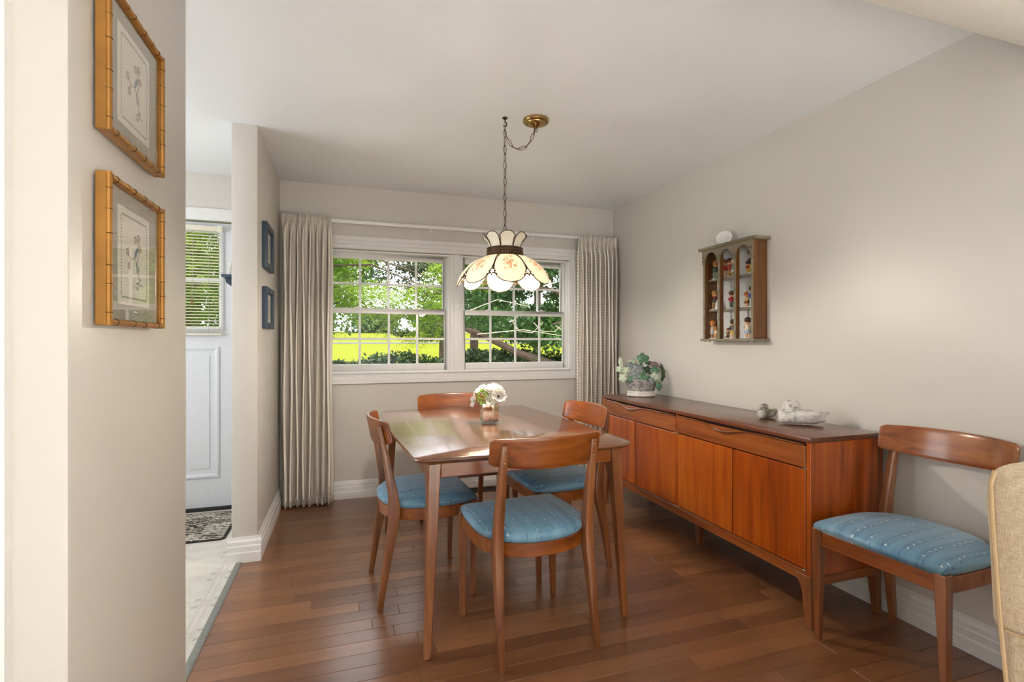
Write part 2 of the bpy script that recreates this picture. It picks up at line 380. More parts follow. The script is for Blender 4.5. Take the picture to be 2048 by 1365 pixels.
def grid(name, fn, nu, nv, mat, parent, thick=0, uvfn=None, closed=False):
    vs = [fn(i / nu, j / nv) for j in range(nv + 1) for i in range(nu + 1)]
    fs = [(j * (nu + 1) + i, j * (nu + 1) + i + 1, (j + 1) * (nu + 1) + i + 1, (j + 1) * (nu + 1) + i) for j in range(nv) for i in range(nu)]
    me = bpy.data.meshes.new(name); me.from_pydata(vs, [], fs); uvl = me.uv_layers.new(name='UVMap')
    uvs = [(uvfn or (lambda a, b: (a, b)))(i / nu, j / nv) for j in range(nv + 1) for i in range(nu + 1)]
    for lp in me.loops: uvl.data[lp.index].uv = uvs[lp.vertex_index]
    me.polygons.foreach_set('use_smooth', [True] * len(me.polygons))
    o = link(name, me, mat, parent)
    if thick: md = o.modifiers.new('solid', 'SOLIDIFY'); md.thickness = thick; md.offset = 0
    return o

# ------------------------------------------------------------------ the room
XL, XR, YW, ZC = -.475, 2.344, 4.146, 2.44      # left wall face, right wall face, window wall face, ceiling
HB = .137                                        # baseboard height
# window wall with window opening and door opening
OX0, OX1, OZ0, OZ1 = -.175, 1.905, .985, 1.945
DX0, DX1, DZ = -1.60, -.70, 2.10
b = MB()
Y0, Y1 = YW, YW + .16
b.box(-2.4, DX0, Y0, Y1, 0, ZC).box(DX0, DX1, Y0, Y1, DZ, ZC).box(DX1, OX0, Y0, Y1, 0, ZC).box(OX0, OX1, Y0, Y1, 0, OZ0).box(OX0, OX1, Y0, Y1, OZ1, ZC).box(OX1, XR + .12, Y0, Y1, 0, ZC)
struct('wall_back', b, 'wall', smooth=False)
struct('wall_right', MB().box(XR, XR + .12, -6.7, YW, 0, ZC), 'wall', smooth=False)
struct('wall_left', MB().box(XL - .13, XL, 3.138, YW, 0, ZC), 'wall', .004)
struct('wall_left_near', MB().box(XL - .13, XL, 1.11, 1.812, 0, ZC), 'wall', .006)
struct('wall_foyer_near', MB().box(-3.1, XL - .13, 1.112, 1.24, 0, ZC), 'wall', smooth=False)
struct('wall_foyer_left', MB().box(-2.42, -2.32, 1.24, YW, 0, ZC), 'wall', smooth=False)
struct('wall_living_left', MB().box(-3.12, -3.0, -6.7, 1.112, 0, ZC), 'wall', smooth=False)
struct('wall_living_back', MB().box(-3.0, XR, -6.7, -6.58, 0, ZC), 'wall', smooth=False)
struct('wall_header', MB().box(XL, XR, .88, 1.04, 2.185, ZC), 'wall', .003)
struct('ceiling', MB().box(-3.12, XR + .12, -6.7, Y1, ZC, ZC + .14), 'ceil', smooth=False)
# subfloor with each board of the dining room as a piece
fl = struct('floor', MB().box(-3.12, XR + .12, -6.7, Y1, -.12, -.0035), 'floor_gap', smooth=False)
BW = .0832
y = YW; row = 0; rnd = random.Random(3)
def board_mesh(L, W):
    c = .0011; z0, z1, z2 = -.0034, -.0009, 0
    return MB().loft([[(0, 0, z0), (L, 0, z0), (L, W, z0), (0, W, z0)], [(0, 0, z1), (L, 0, z1), (L, W, z1), (0, W, z1)], [(c, c, z2), (L - c, c, z2), (L - c, W - c, z2), (c, W - c, z2)]]).mesh('board', smooth=False)
while y > .45:
    y1 = y - BW; x = -.553 if y1 > 1.9 or y1 < 3.2 else XL
    if y1 > 3.14 or (y1 < 1.81 and y1 > 1.03): x = XL
    x -= rnd.uniform(0, .0); first = True
    while x < XR - .01:
        L = rnd.uniform(.35, 1.25) if not first else rnd.uniform(.25, 1.2); first = False
        if XR - (x + L) < .22: L = XR - x
        o = link('board', board_mesh(L - .0011, BW - .0009), 'floor', fl); o.location = (x, y1 + .00045, 0)
        x += L
    y = y1; row += 1
struct('floor_living', MB().box(-3.0, XR, -6.58, y, -.0034, 0), 'bounce_floor', smooth=False)
struct('floor_living_left', MB().box(-3.0, -.56, y, 1.112, -.0034, 0), 'bounce_floor', smooth=False)
struct('floor_foyer', MB().box(-2.32, -.578, 1.24, YW, -.0034, .0015), 'vinyl', smooth=False)
struct('trim_threshold', MB().loft([[(x, yy, z) for x, z in ((-.580, 0), (-.580, .004), (-.572, .0065), (-.556, .0065), (-.549, .002), (-.549, 0))] for yy in (1.815, 3.12)]), 'strip', smooth=False)
# baseboards: stepped profile (depth, height)
BP = [(0, 0), (.020, 0), (.020, .052), (.0165, .060), (.0165, .088), (.012, .094), (.012, .112), (.006, .124), (.004, HB), (0, HB)]
def base_y(name, x, sgn, ya, yb): struct(name, MB().loft([[(x + sgn * d, yy, z) for d, z in BP] for yy in (ya, yb)]), 'trim', smooth=False)
def base_x(name, yf, xa, xb): struct(name, MB().loft([[(xx, yf - d, z) for d, z in BP] for xx in (xa, xb)]), 'trim', smooth=False)
base_y('baseboard_left', XL, 1, 3.138, YW); base_y('baseboard_right', XR, -1, -6.58, YW)
base_x('baseboard_back', YW, XL + .0205, XR - .0205)
base_x('baseboard_left_end', 3.138, XL - .15, XL + .0205); base_y('baseboard_foyer', XL - .13, -1, 3.138, YW)
base_y('baseboard_left_near', XL, 1, 1.11, 1.832); base_x('baseboard_near_end', 1.11, -.552, XL + .0205)
# white casing on the near end of the left wall
struct('trim_near_casing', MB().prism([(-.645, 1.111), (-.645, 1.094), (-.633, 1.086), (-.572, 1.088), (-.558, 1.094), (-.556, 1.111)], 'z', 0, 2.1), 'trim', smooth=False)

# ---- window casing and the two double-hung windows
CX0, CX1, CZ0, CZ1 = -.243, 1.962, .895, 2.047
def casing(name, poly_pts): pass
cas = MB()
def frame_ring(mb, x0, x1, z0, z1, prof):    # profile (inset from outer edge, depth towards the room) swept round a rectangle
    rings = []
    for (cx, cz, sx, sz) in ((x0, z0, 1, 1), (x1, z0, -1, 1), (x1, z1, -1, -1), (x0, z1, 1, -1)):
        rings.append([(cx + sx * i[0], YW - d, cz + sz * i[1]) for i, d in prof])
    return mb.loft(rings, close=True)
kx, kz = (OX0 - CX0), .095
pf = [((0, 0), 0), ((0, 0), .026), ((kx * .30, kz * .30), .026), ((kx * .36, kz * .36), .020), ((kx * .62, kz * .62), .020), ((kx * .68, kz * .68), .015), ((kx * .92, kz * .92), .015), ((kx, kz), .010), ((kx, kz), 0)]
frame_ring(cas, CX0, CX1, CZ0, CZ1, pf)
t1 = struct('trim_window_casing', cas, 'trim', smooth=False)
part('mullion_board', MB().prism([(.815, YW), (.815, YW - .010), (.829, YW - .016), (.845, YW - .016), (.849, YW - .022), (.883, YW - .022), (.887, YW - .016), (.903, YW - .016), (.917, YW - .010), (.917, YW), (.917, YW + .13), (.815, YW + .13)], 'z', OZ0, OZ1), 'trim', t1, smooth=False)
part('sill_nose', MB().box(OX0, OX1, YW - .03, YW + .13, OZ0 - .016, OZ0), 'trim', t1, .003)
# jamb liners of the opening
jl = MB().box(OX0 - .004, OX0 + .012, YW, YW + .14, OZ0, OZ1).box(OX1 - .012, OX1 + .004, YW, YW + .14, OZ0, OZ1).box(OX0, OX1, YW, YW + .14, OZ1 - .012, OZ1 + .004)
part('jamb_liner', jl, 'trim', t1, smooth=False)
def sash(win, x0, x1, z0, z1, yf, st, rt, rb, name):
    sx = MB().box(x0, x0 + st, yf, yf + .032, z0, z1).box(x1 - st, x1, yf, yf + .032, z0, z1).box(x0 + st, x1 - st, yf, yf + .032, z1 - rt, z1).box(x0 + st, x1 - st, yf, yf + .032, z0, z0 + rb)
    s_ = part(name, sx, 'trim', win, .003, 1)
    gx0, gx1, gz0, gz1 = x0 + st, x1 - st, z0 + rb, z1 - rt
    m_ = MB()
    for k in (1, 2, 3):
        c = gx0 + (gx1 - gx0) * k / 4; part('muntin', MB().box(c - .009, c + .009, yf + .006, yf + .018, gz0, gz1), 'trim', s_, .002, 1)
    cz = (gz0 + gz1) / 2; part('muntin', MB().box(gx0, gx1, yf + .007, yf + .017, cz - .009, cz + .009), 'trim', s_, .002, 1)
    for i in range(4):
        for j in range(2):
            a, e = gx0 + (gx1 - gx0) * i / 4, gx0 + (gx1 - gx0) * (i + 1) / 4; f_, h_ = gz0 + (gz1 - gz0) * j / 2, gz0 + (gz1 - gz0) * (j + 1) / 2
            part('pane', MB().box(a, e, yf + .019, yf + .021, f_, h_), 'pane', s_, smooth=False)
    return s_
for wi, (a, e) in enumerate(((OX0 + .012, .815), (.917, OX1 - .012))):
    win = bpy.data.objects.new('window_%d' % (wi + 1), None); C.objects.link(win); win['kind'] = 'structure'
    win['label'] = ('left-hand', 'right-hand')[wi] + ' white double-hung window with grid muntins'
    s1 = sash(win, a, e, OZ0 + .001, 1.490, YW + .035, .036, .042, .058, 'lower_sash')
    sash(win, a, e, 1.452, OZ1 - .012, YW + .075, .044, .046, .04, 'upper_sash')
    fr = MB()
    for k in (a, e - .014): fr.box(k, k + .014, YW + .018, YW + .034, OZ0, OZ1 - .012)
    part('stop_bead', fr, 'trim', win, smooth=False)
    for k in (.25, .75):
        c = a + (e - a) * k; part('sash_lock', MB().box(c - .028, c + .028, YW + .036, YW + .06, 1.490, 1.497).box(c - .008, c + .008, YW + .030, YW + .05, 1.497, 1.505), 'trim', win, .002, 1)

# ---- entry door
YD = YW + .03
dr = bpy.data.objects.new('door_1', None); C.objects.link(dr); dr['kind'] = 'structure'; dr['label'] = 'white panelled entry door with upper glazing in the foyer'
gx0, gx1, gz0, gz1 = -1.40, -.885, 1.33, 2.02
d0, d1 = DX0 + .012, DX1 - .012
part('slab', MB().box(d0, gx0, YD, YD + .045, .02, DZ - .01).box(gx1, d1, YD, YD + .045, .02, DZ - .01).box(gx0, gx1, YD, YD + .045, .02, gz0).box(gx0, gx1, YD, YD + .045, gz1, DZ - .01), 'door', dr, smooth=False)
def rect_mould(par, x0, x1, z0, z1, wd, dp, mat):
    m_ = MB(); rings = []
    for (cx, cz, sx, sz) in ((x0, z0, 1, 1), (x1, z0, -1, 1), (x1, z1, -1, -1), (x0, z1, 1, -1)):
        rings.append([(cx + sx * i, YD - d, cz + sz * i) for i, d in ((0, -.002), (0, dp), (wd * .4, dp * 1.3), (wd, dp * .4), (wd, -.002))])
    part('panel_moulding', m_.loft(rings, close=True), mat, par, smooth=False)
for (a, e) in ((-1.49, -1.17), (-1.13, -.885)):
    rect_mould(dr, a, e, .235, 1.19, .03, .010, 'door')
    part('raised_panel', MB().box(a + .06, e - .06, YD - .006, YD + .001, .30, 1.125), 'door', dr, .004, 1)
rect_mould(dr, gx0 - .03, gx1 + .03, gz0 - .03, gz1 + .03, .03, .012, 'door')
part('glazing_bar', MB().box(gx0, gx1, YD + .012, YD + .03, 1.655, 1.685).box((gx0 + gx1) / 2 - .012, (gx0 + gx1) / 2 + .012, YD + .014, YD + .028, gz0, gz1), 'door', dr, smooth=False)
part('pane', MB().box(gx0, gx1, YD + .020, YD + .022, gz0, gz1), 'pane', dr, smooth=False)
cs = MB()
for a, e in ((DX0 - .075, DX0 + .004), (DX1 - .004, DX1 + .075)): cs.box(a, e, YW - .018, YW, 0, DZ + .004)
cs.box(DX0 - .075, DX1 + .075, YW - .02, YW, DZ - .002, DZ + .085)
struct('trim_door_casing', cs, 'trim', .003)
struct('trim_door_sill', MB().box(DX0, DX1, YW - .01, YW + .12, .0016, .02), 'rubber', .003)

# ------------------------------------------------------------------ curtains and rod
def curtain(name, label, x0, x1, zt, zb, yc, folds, seed):
    r_ = random.Random(seed); W = x1 - x0
    ph = [r_.uniform(-.25, .25) for _ in range(folds + 3)]; am = [r_.uniform(.75, 1.2) for _ in range(folds + 3)]
    root = thing(name, label, 'curtain', ((x0 + x1) / 2, yc, zb), 0, 'pinch-pleated curtains at the window')
    def fold(u, v):
        k = u * folds; i = int(k); q = k + ph[i] * (1 - (k - i)) * .5 + ph[i + 1] * (k - i) * .5
        a = am[i] * (1 - (k - i)) + am[i + 1] * (k - i)
        top = max(0, min(1, (v - .93) / .05))
        yv = math.sin(2 * PI * q) * .038 * a
        yv += .008 * math.sin(4 * PI * q + 1.1 + 2.0 * v)
        yt = .020 * (abs(math.sin(PI * q)) ** .6 * 2 - 1) * a
        yy = yv * (1 - top) + yt * top
        xx = .012 * math.sin(4 * PI * q + .6) * (1 - top) + .005 * math.sin(9 * v + u * 20) * (1 - top)
        pinch = math.exp(-((v - .945) / .02) ** 2)
        yy *= 1 - .45 * pinch
        return xx, yy
    def fn(u, v):
        xx, yy = fold(u, v); g = 1.0 + .015 * math.sin(7 * v) * (u - .5)
        return (-W / 2 + W * ((u - .5) * g + .5) * .97 + xx + W * .015, yy - .006 * math.sin(3 * v), (zt - zb) * v + (.004 * math.sin(u * 40) if v in (0, 1) else 0))
    o = grid('drape', fn, 150, 60, 'curtain', root, .002, lambda a, e: (a * W * 2.6, e * (zt - zb)))
    grid('hem', lambda u, v: (lambda p: (p[0], p[1] - .0025, .055 * v + .001))(fn(u, v * .025)), 150, 3, 'curtain', root, .0015, lambda a, e: (a * W * 2.6 + .02, e * .055))
    def hd(u, v):
        p = fn(u, .965 + .033 * v); return (p[0], p[1] + .004, p[2] + .001)
    grid('heading_tape', hd, 110, 3, 'trim', root, .001)
    for k in range(4):
        x = -W / 2 + W * (k + .5) / 4
        part('hook', MB().path([(x, .030, zt - zb - .03), (x, .036, zt - zb - .01), (x, .04, zt - zb - .03)], .0012, 5), 'steel', root)
    return root
curtain('curtain', 'greige striped curtain hanging to the floor beside the blue framed pictures', -.458, -.105, 2.168, .012, 4.03, 8, 5)
curtain('curtain', 'greige striped curtain hanging behind the far end of the sideboard', 1.925, 2.318, 2.160, .012, 4.03, 9, 11)
rod = thing('curtain_rod', 'white traverse curtain rod above the window', 'curtain rod', (.93, 4.085, 2.148))
part('rail', MB().loft([[(xx, d, z) for d, z in ((-.011, -.012), (.011, -.012), (.013, 0), (.011, .013), (-.011, .013), (-.014, 0))] for xx in (-1.39, 1.385)]), 'trim', rod, smooth=False)
for x in (-1.2, -.27, .62, 1.3): part('bracket', MB().box(x - .012, x + .012, .008, .0605, -.004, .004).box(x - .012, x + .012, .054, .0605, -.03, .022), 'trim', rod, .001, 1)

# ------------------------------------------------------------------ pictures
def gold_picture(zc, label, fr_y0=1.193, W=.318, H=.305, motif=0):
    root = thing('framed_print', label, 'picture', (XL, fr_y0 + W / 2, zc), 0, 'gilt bamboo frames on the near wall')
    xb, xf = .006, .034     # back and front of the frame (away from the wall)
    # four mitred gilt sides
    def side(p0, p1, n_axis):
        pass
    h, wv = H / 2, W / 2; t = .013
    for nm, (y0, y1, z0, z1) in (('side', (-wv, -wv + t, -h, h)), ('side', (wv - t, wv, -h, h)), ('rail', (-wv + t, wv - t, h - t, h)), ('rail', (-wv + t, wv - t, -h, -h + t))):
        part('frame_' + nm, MB().box(xb, xf - .008, y0, y1, z0, z1), 'gold', root, .002, 1)
        ver = nm == 'side'; L0, L1 = (z0, z1) if ver else (y0, y1); ca = (y0 + y1) / 2 if ver else (z0 + z1) / 2
        pts = []; rr = []; nseg = 6; nodes = [L0 + (L1 - L0) * (k + .5 + .16 * math.sin(k * 2.3)) / nseg for k in range(nseg)]
        q = L0
        N = 72
        for i in range(N + 1):
            s_ = L0 + (L1 - L0) * i / N; d = min(abs(s_ - n) for n in nodes)
            pts.append((xf - .007, ca, s_) if ver else (xf - .007, s_, ca)); rr.append(.0062 + (.0008 if d < .0035 else 0) - (.0012 if d < .0014 else 0))
        o = part('bamboo_moulding', MB().path(pts, rr, 10), 'gold', root)
        for n in nodes:
            ring = [((xf - .007) + .0066 * math.cos(a), ca + .0066 * math.sin(a), n) if ver else ((xf - .007) + .0066 * math.cos(a), n, ca + .0066 * math.sin(a)) for a in [2 * PI * k / 14 for k in range(14)]]
            part('node_ring', MB().path(ring, .0008, 5, True), 'goldd', o)
    xs = xf - .016
    part('mat_board', MB().box(xs - .003, xs, -wv + t - .002, wv - t + .002, -h + t - .002, h - t + .002), 'mat', root, smooth=False)
    pw, ph = .088, .105
    pr = part('print', MB().box(xs, xs + .0012, -pw, pw, -ph, ph), 'paper', root, smooth=False)
    bd = MB()
    for k in range(26):
        f_ = -1 + 2 * (k + .5) / 26
        for s_ in (-1, 1):
            bd.box(xs + .0012, xs + .0016, f_ * (pw - .018) - .0019, f_ * (pw - .018) + .0019, s_ * (ph - .016) - .0022, s_ * (ph - .016) + .0022)
            bd.box(xs + .0012, xs + .0016, s_ * (pw - .016) - .0022, s_ * (pw - .016) + .0022, f_ * (ph - .018) - .0019, f_ * (ph - .018) + .0019)
    part('dotted_border', bd, 'ink', pr, smooth=False)
    xx = xs + .0014
    br = MB()
    for pts in ([(.028, -.052), (.018, -.030), (.012, -.008), (-.004, .002), (-.022, -.002), (-.036, .008)], [(.012, -.008), (.022, .012), (.016, .034), (.02, .05)], [(-.022, -.002), (-.03, -.014)]):
        br.path([(xx, a, e) for a, e in pts], .0013, 5)
    part('branch', br, 'ink', pr)
    bl = MB()
    for a, e in ((-.038, .012), (.022, .052), (.03, .028), (.018, -.022), (-.03, -.018), (.004, .045)):
        for k in range(5): bl.ell((xx, a + .006 * math.cos(k * 1.257), e + .006 * math.sin(k * 1.257)), .0006, .0042, .0042, 8, 4)
    part('blossom', bl, 'inkp', pr)
    part('bird', MB().ell((xx, .008, .016), .0006, .016, .006, 10, 5, ('X', 1.0)).ell((xx, .016, -.016), .0006, .014, .005, 10, 5, ('X', -.9)), 'inkb', pr)
    lf = MB()
    for k in range(6): lf.ell((xx, .024 + .012 * math.cos(k), -.056 + .009 * math.sin(k * 1.7)), .0006, .010, .0026, 8, 4, ('X', k * .9))
    part('leaf', lf, 'ink', pr)
    part('glass', MB().box(xs + .0035, xs + .0050, -wv + t - .001, wv - t + .001, -h + t - .001, h - t + .001), 'picglass', root, smooth=False)
    part('hanging_nail', MB().path([(-.001, 0, h - .06), (.008, 0, h - .06)], .002, 6), 'steel', root)
gold_picture(1.413, 'lower gilt bamboo framed print on the near wall reflecting the window')
gold_picture(1.800, 'upper gilt bamboo framed blossom print on the near wall cut by the picture edge')
def blue_picture(zc, H, label):
    y0, y1 = 3.29, 3.60; root = thing('blue_framed_picture', label, 'picture', (XL, (y0 + y1) / 2, zc), 0, 'blue frames beside the curtain')
    w2, h2, t, d = (y1 - y0) / 2, H / 2, .036, .030
    for a, e, f_, g_ in ((-w2, -w2 + t, -h2, h2), (w2 - t, w2, -h2, h2)): part('frame_side', MB().box(.001, d, a, e, f_, g_), 'blue', root, .003, 2)
    for f_, g_ in ((-h2, -h2 + t), (h2 - t, h2)): part('frame_rail', MB().box(.001, d, -w2 + t, w2 - t, f_, g_), 'blue', root, .003, 2)
    part('mat_board', MB().box(.002, .012, -w2 + t, w2 - t, -h2 + t, h2 - t), 'paper', root, smooth=False)
    part('print', MB().box(.012, .0135, -w2 + t + .025, w2 - t - .025, -h2 + t + .025, h2 - t - .03), 'bluep', root, smooth=False)
    part('glass', MB().box(.016, .0175, -w2 + t, w2 - t, -h2 + t, h2 - t), 'picglass', root, smooth=False)
blue_picture(1.803, .275, 'upper blue framed picture on the wall beside the left curtain')
blue_picture(1.430, .250, 'lower blue framed picture on the wall beside the left curtain')

# ------------------------------------------------------------------ foyer: blind, mat, blue bracket shelf
bl = thing('window_blind', 'cream horizontal slat blind over the entry door glass', 'blind', (-1.1425, YD - .03, 1.27))
BW2 = .285
part('head_rail', MB().box(-BW2, BW2, -.018, .016, .752, .79), 'cream', bl, .003)
part('valance_end', MB().box(BW2 - .03, BW2 + .004, -.022, -.018, .748, .794), 'cream', bl, .001)
ns = 30; sm = MB()
sl = [(-.012, -.0035), (-.006, -.0005), (0, .0008), (.006, .0005), (.012, -.0015)]
sm = MB().loft([[(x, a, z) for a, z in sl] + [(x, a, z - .0008) for a, z in reversed(sl)] for x in (-BW2 + .004, BW2 - .004)]).mesh('slat', ang=60)
sm.materials.append(M['cream'])
for k in range(ns):
    o = link('slat', sm, None, bl); o.location = (0, 0, .085 + k * (.745 - .085) / ns); o.rotation_euler = (R(-14), 0, 0)
for k in range(3):
    o = link('slat', sm, None, bl); o.location = (0, 0, .030 + k * .017); o.rotation_euler = (R(-8), 0, 0)
part('bottom_rail', MB().box(-BW2 + .004, BW2 - .004, -.013, .013, .0, .016), 'cream', bl, .003)
for x in (-.17, .02, .2): part('ladder_cord', MB().path([(x, -.0155, .01), (x, -.0155, .76)], .0009, 5), 'cord', bl)
part('pull_cord', MB().path([(.10, -.022, .75), (.10, -.024, .5), (.098, -.026, .26)], .0013, 5), 'cord', bl)
part('tassel', MB().lathe([(.002, .265), (.004, .25), (.009, .225), (.008, .215)], 10, (.098, -.026)), 'brass', bl)
rg = thing('door_mat', 'dark patterned mat on the foyer floor at the door', 'mat', (-1.12, 3.80, .0016))
part('backing', MB().prism([(-.40 + .02 * 0, -.29), (.385, -.29), (.405, -.27), (.405, .285), (-.40, .285)], 'z', 0, .006), 'rubber', rg, smooth=False)
part('border_pile', MB().box(-.385, .388, -.272, .268, .006, .0085), 'rugb', rg, .001, 1)
part('field_pile', MB().box(-.26, .245, -.165, .165, .0085, .0102), 'rug', rg, .001, 1)
for a, e in ((.31, -.215), (-.02, -.215), (.31, .05), (.31, .215)):
    part('medallion', MB().lathe([(.055, .0085), (.055, .0098), (.042, .0098), (.042, .009), (.034, .009), (.034, .0099), (.0, .0099)], 20, (a, e), 1.2, .8), 'rug', rg, smooth=False)
sh = thing('wall_bracket_shelf', 'small blue wall bracket seen past the white wall end in the foyer', 'shelf', (XL - .131, 3.62, 1.55))
part('top_board', MB().box(-.128, 0, -.12, .12, .075, .092), 'blue', sh, .004)
part('bracket', MB().prism([(0, -.02), (0, .075), (-.118, .075), (-.11, .045), (-.07, .015), (-.03, -.01)], 'y', -.06, .06), 'blue', sh, smooth=False)
tag(part('ornament', MB().lathe([(.012, 0), (.02, .01), (.022, .03), (.014, .05), (.008, .06), (.014, .072), (.013, .086), (.003, .095)], 14), 'potw', None), 'small pale ornament standing on the blue wall bracket', 'ornament').location = (XL - .131 - .095, 3.62, 1.6421)
bpy.data.objects['ornament'].name = 'ornament'

# floor register
vt = thing('floor_register', 'bronze slotted floor register by the back baseboard', 'floor vent', (1.05, 4.03, 0))
part('frame', MB().box(-.14, .14, -.060, -.048, 0, .006).box(-.14, .14, .048, .060, 0, .006).box(-.14, -.125, -.048, .048, 0, .006).box(.125, .14, -.048, .048, 0, .006), 'vent', vt, .001, 1)
part('duct', MB().box(-.125, .125, -.048, .048, 0, .0012), 'ventd', vt, smooth=False)
for k in range(17): x = -.117 + k * .0146; part('louvre', MB().box(x - .0022, x + .0022, -.048, .048, .0012, .0052), 'vent', vt, smooth=False)
part('louvre_bar', MB().box(-.125, .125, -.003, .003, .0012, .0056), 'vent', vt, smooth=False)

# ------------------------------------------------------------------ dining table
TH = .775
tb = thing('dining_table', 'walnut dining table with rounded corners, tapered legs and one inserted leaf', 'table', (.714, 2.662, 0), R(2))
HW, HL, CR = .505, .725, .065
def half_y(x): return HL - .018 * (x / HW) ** 2            # slightly bowed ends
def half_x(yv): return HW - .012 * (yv / HL) ** 2
def slab(y0, y1, end):
    # outline polygon from y0 to y1; rounded corners where it is an end
    pts = []
    n = 10
    if end == 0:
        pts = [(-HW, y0), (HW, y0), (HW, y1), (-HW, y1)]
    else:
        s_ = end; xe = half_x(HL)
        pts.append((-HW, y0 if s_ > 0 else y1)); base = y0 if s_ > 0 else y1
        pts.append((HW, base))
        ys = half_y(HW - CR)
        for k in range(n + 1):
            a = (PI / 2) * k / n; pts.append((xe - CR + CR * math.cos(a), s_ * (half_y(xe) - CR + CR * math.sin(a)) if k < n else s_ * half_y(xe - CR)))
        for k in range(1, 8): x = (xe - CR) * (1 - 2 * k / 8); pts.append((x, s_ * half_y(x)))
        for k in range(n + 1):
            a = PI / 2 + (PI / 2) * k / n; pts.append((-xe + CR + CR * math.cos(a), s_ * (half_y(xe) - CR + CR * math.sin(a)) if k > 0 else s_ * half_y(xe - CR)))
        if s_ < 0: pts = pts[::-1]
    return pts
def top_slab(name, poly):
    cx = sum(p[0] for p in poly) / len(poly); cy = sum(p[1] for p in poly) / len(poly)
    def ins(k): return [(p[0] - (k if p[0] > .3 else -k if p[0] < -.3 else 0), p[1] - (k if p[1] > .5 else -k if p[1] < -.5 else 0)) for p in poly]
    rings = []
    for k, z in ((.022, TH - .026), (.008, TH - .020), (.0, TH - .009), (.0015, TH - .003), (.005, TH)):
        rings.append([(p[0], p[1], z) for p in ins(k)])
    part(name, MB().loft(rings), 'top', tb, ang=50)
top_slab('table_end', slab(.226, HL, 1)); top_slab('table_end', slab(-HL, -.226, -1)); top_slab('table_leaf', slab(-.2252, .2252, 0))
for s1 in (-1, 1):
    for s2 in (-1, 1):
        yo = lambda z: .703 - .022 * z / TH      # outer line of the leg
        xo = lambda z: .455 - .022 * z / TH
        secs = [(s1 * (xo(z) - wx / 2), s2 * (yo(z) - wy / 2), z, wx, wy) for z, wx, wy in ((0, .026, .026), (.25, .034, .034), (.50, .042, .045), (.60, .045, .054), (.67, .047, .070), (.715, .048, .092), (TH - .0265, .050, .108))]
        part('leg', MB().posts(secs), 'wz', tb, .003, 1)
for s2 in (-1, 1): part('apron', MB().box(-.385, .385, s2 * .664 - .011, s2 * .664 + .011, .690, TH - .0265), 'wx', tb, .003, 1)
for s1 in (-1, 1): part('apron', MB().box(s1 * .424 - .011, s1 * .424 + .011, -.62, .62, .690, TH - .0265), 'wy', tb, .003, 1)
part('slide', MB().box(-.06, -.02, -.6, .6, .715, TH - .0265).box(.02, .06, -.6, .6, .715, TH - .0265), 'wy', tb, smooth=False)

# ------------------------------------------------------------------ dining chairs
def d_outline(off=0, n=40):
    a, bb, ycen, p = .240 - off, .232 - off, .012, 2.25
    pts = [(.228 - off, .222 - off), (.238 - off, .12)]
    for k in range(n + 1):
        t = PI * k / n; c_, s_ = math.cos(t), math.sin(t)
        pts.append((a * math.copysign(abs(c_) ** (2 / p), c_), ycen - bb * abs(s_) ** (2 / p)))
    pts += [(-.238 + off, .12), (-.228 + off, .222 - off)]
    return pts
def make_chair():
    ch = thing('dining_chair', '', 'chair')
    # curved seat rail (a band of real thickness)
    o_, i_ = d_outline(0), d_outline(.020)
    n = len(o_); k1 = MB(); rings = []
    for j in range(n): rings.append([(o_[j][0], o_[j][1], .398), (o_[j][0], o_[j][1], .452), (i_[j][0], i_[j][1], .452), (i_[j][0], i_[j][1], .398)])
    part('seat_rail', k1.loft(rings), 'wx', ch, .002, 1)
    part('front_rail', MB().box(-.212, .212, .196, .216, .396, .452), 'wx', ch, .002, 1)
    # cushion
    cu = MB(); rr = []
    for off, z in ((.020, .440), (.008, .452), (.0, .461), (-.003, .472), (.002, .484), (.016, .495), (.045, .504), (.09, .510), (.15, .514), (.21, .515)):
        q = d_outline(0); f_ = 1 - off / .24; rr.append([(x * f_, .0 + (yv) * f_, z) for x, yv in q])
    part('seat_cushion', cu.loft(rr), 'seat', ch, ang=80)
    for s_ in (-1, 1):
        part('rear_leg', MB().posts([(s_ * .205, -.232, 0, .024, .025), (s_ * .201, -.200, .22, .030, .036), (s_ * .197, -.172, .38, .035, .050), (s_ * .196, -.166, .44, .036, .052), (s_ * .195, -.172, .52, .034, .046), (s_ * .193, -.205, .70, .031, .029), (s_ * .191, -.226, .80, .029, .019), (s_ * .190, -.233, .840, .027, .015)]), 'wz', ch, .004, 2)
        part('front_leg', MB().posts([(s_ * .226, .200, 0, .022, .022), (s_ * .224, .203, .22, .029, .029), (s_ * .221, .205, .38, .037, .036), (s_ * .219, .205, .462, .040, .040)]), 'wz', ch, .003, 1)
        for z, yv in ((.820, -.2385), (.772, -.231)):
            part('plug', MB().ell((s_ * .1905, yv, z), .0048, .003, .0048, 10, 6), 'brass', ch)
        part('glide', MB().lathe([(.010, -.0), (.011, .004), (.0, .004)], 10, (s_ * .205, -.232)), 'steel', ch)
    def bk(x, z, front):
        cx = x / .238
        yb = -.262 + .068 * cx * cx - .20 * (z - .80)
        th = .017 * (1 - .35 * cx * cx)
        return (x, yb + (th if front else 0), z)
    bm_ = MB(); N, K = 28, 8; rings = []
    for i in range(N + 1):
        c_ = -1 + 2 * i / N; x = .238 * c_
        zt = .866 - .006 * abs(c_) ** 3 ; zb = .742 + .016 * c_ * c_
        if abs(c_) > .93: k = (abs(c_) - .93) / .07; zt -= .010 * k * k; zb += .008 * k * k
        ring = [bk(x, zb + (zt - zb) * j / K, False) for j in range(K + 1)] + [bk(x, zb + (zt - zb) * j / K, True) for j in range(K, -1, -1)]
        rings.append(ring)
    part('backrest', bm_.loft(rings), 'wx', ch, .003, 2, ang=40)
    return ch
ch0 = make_chair()
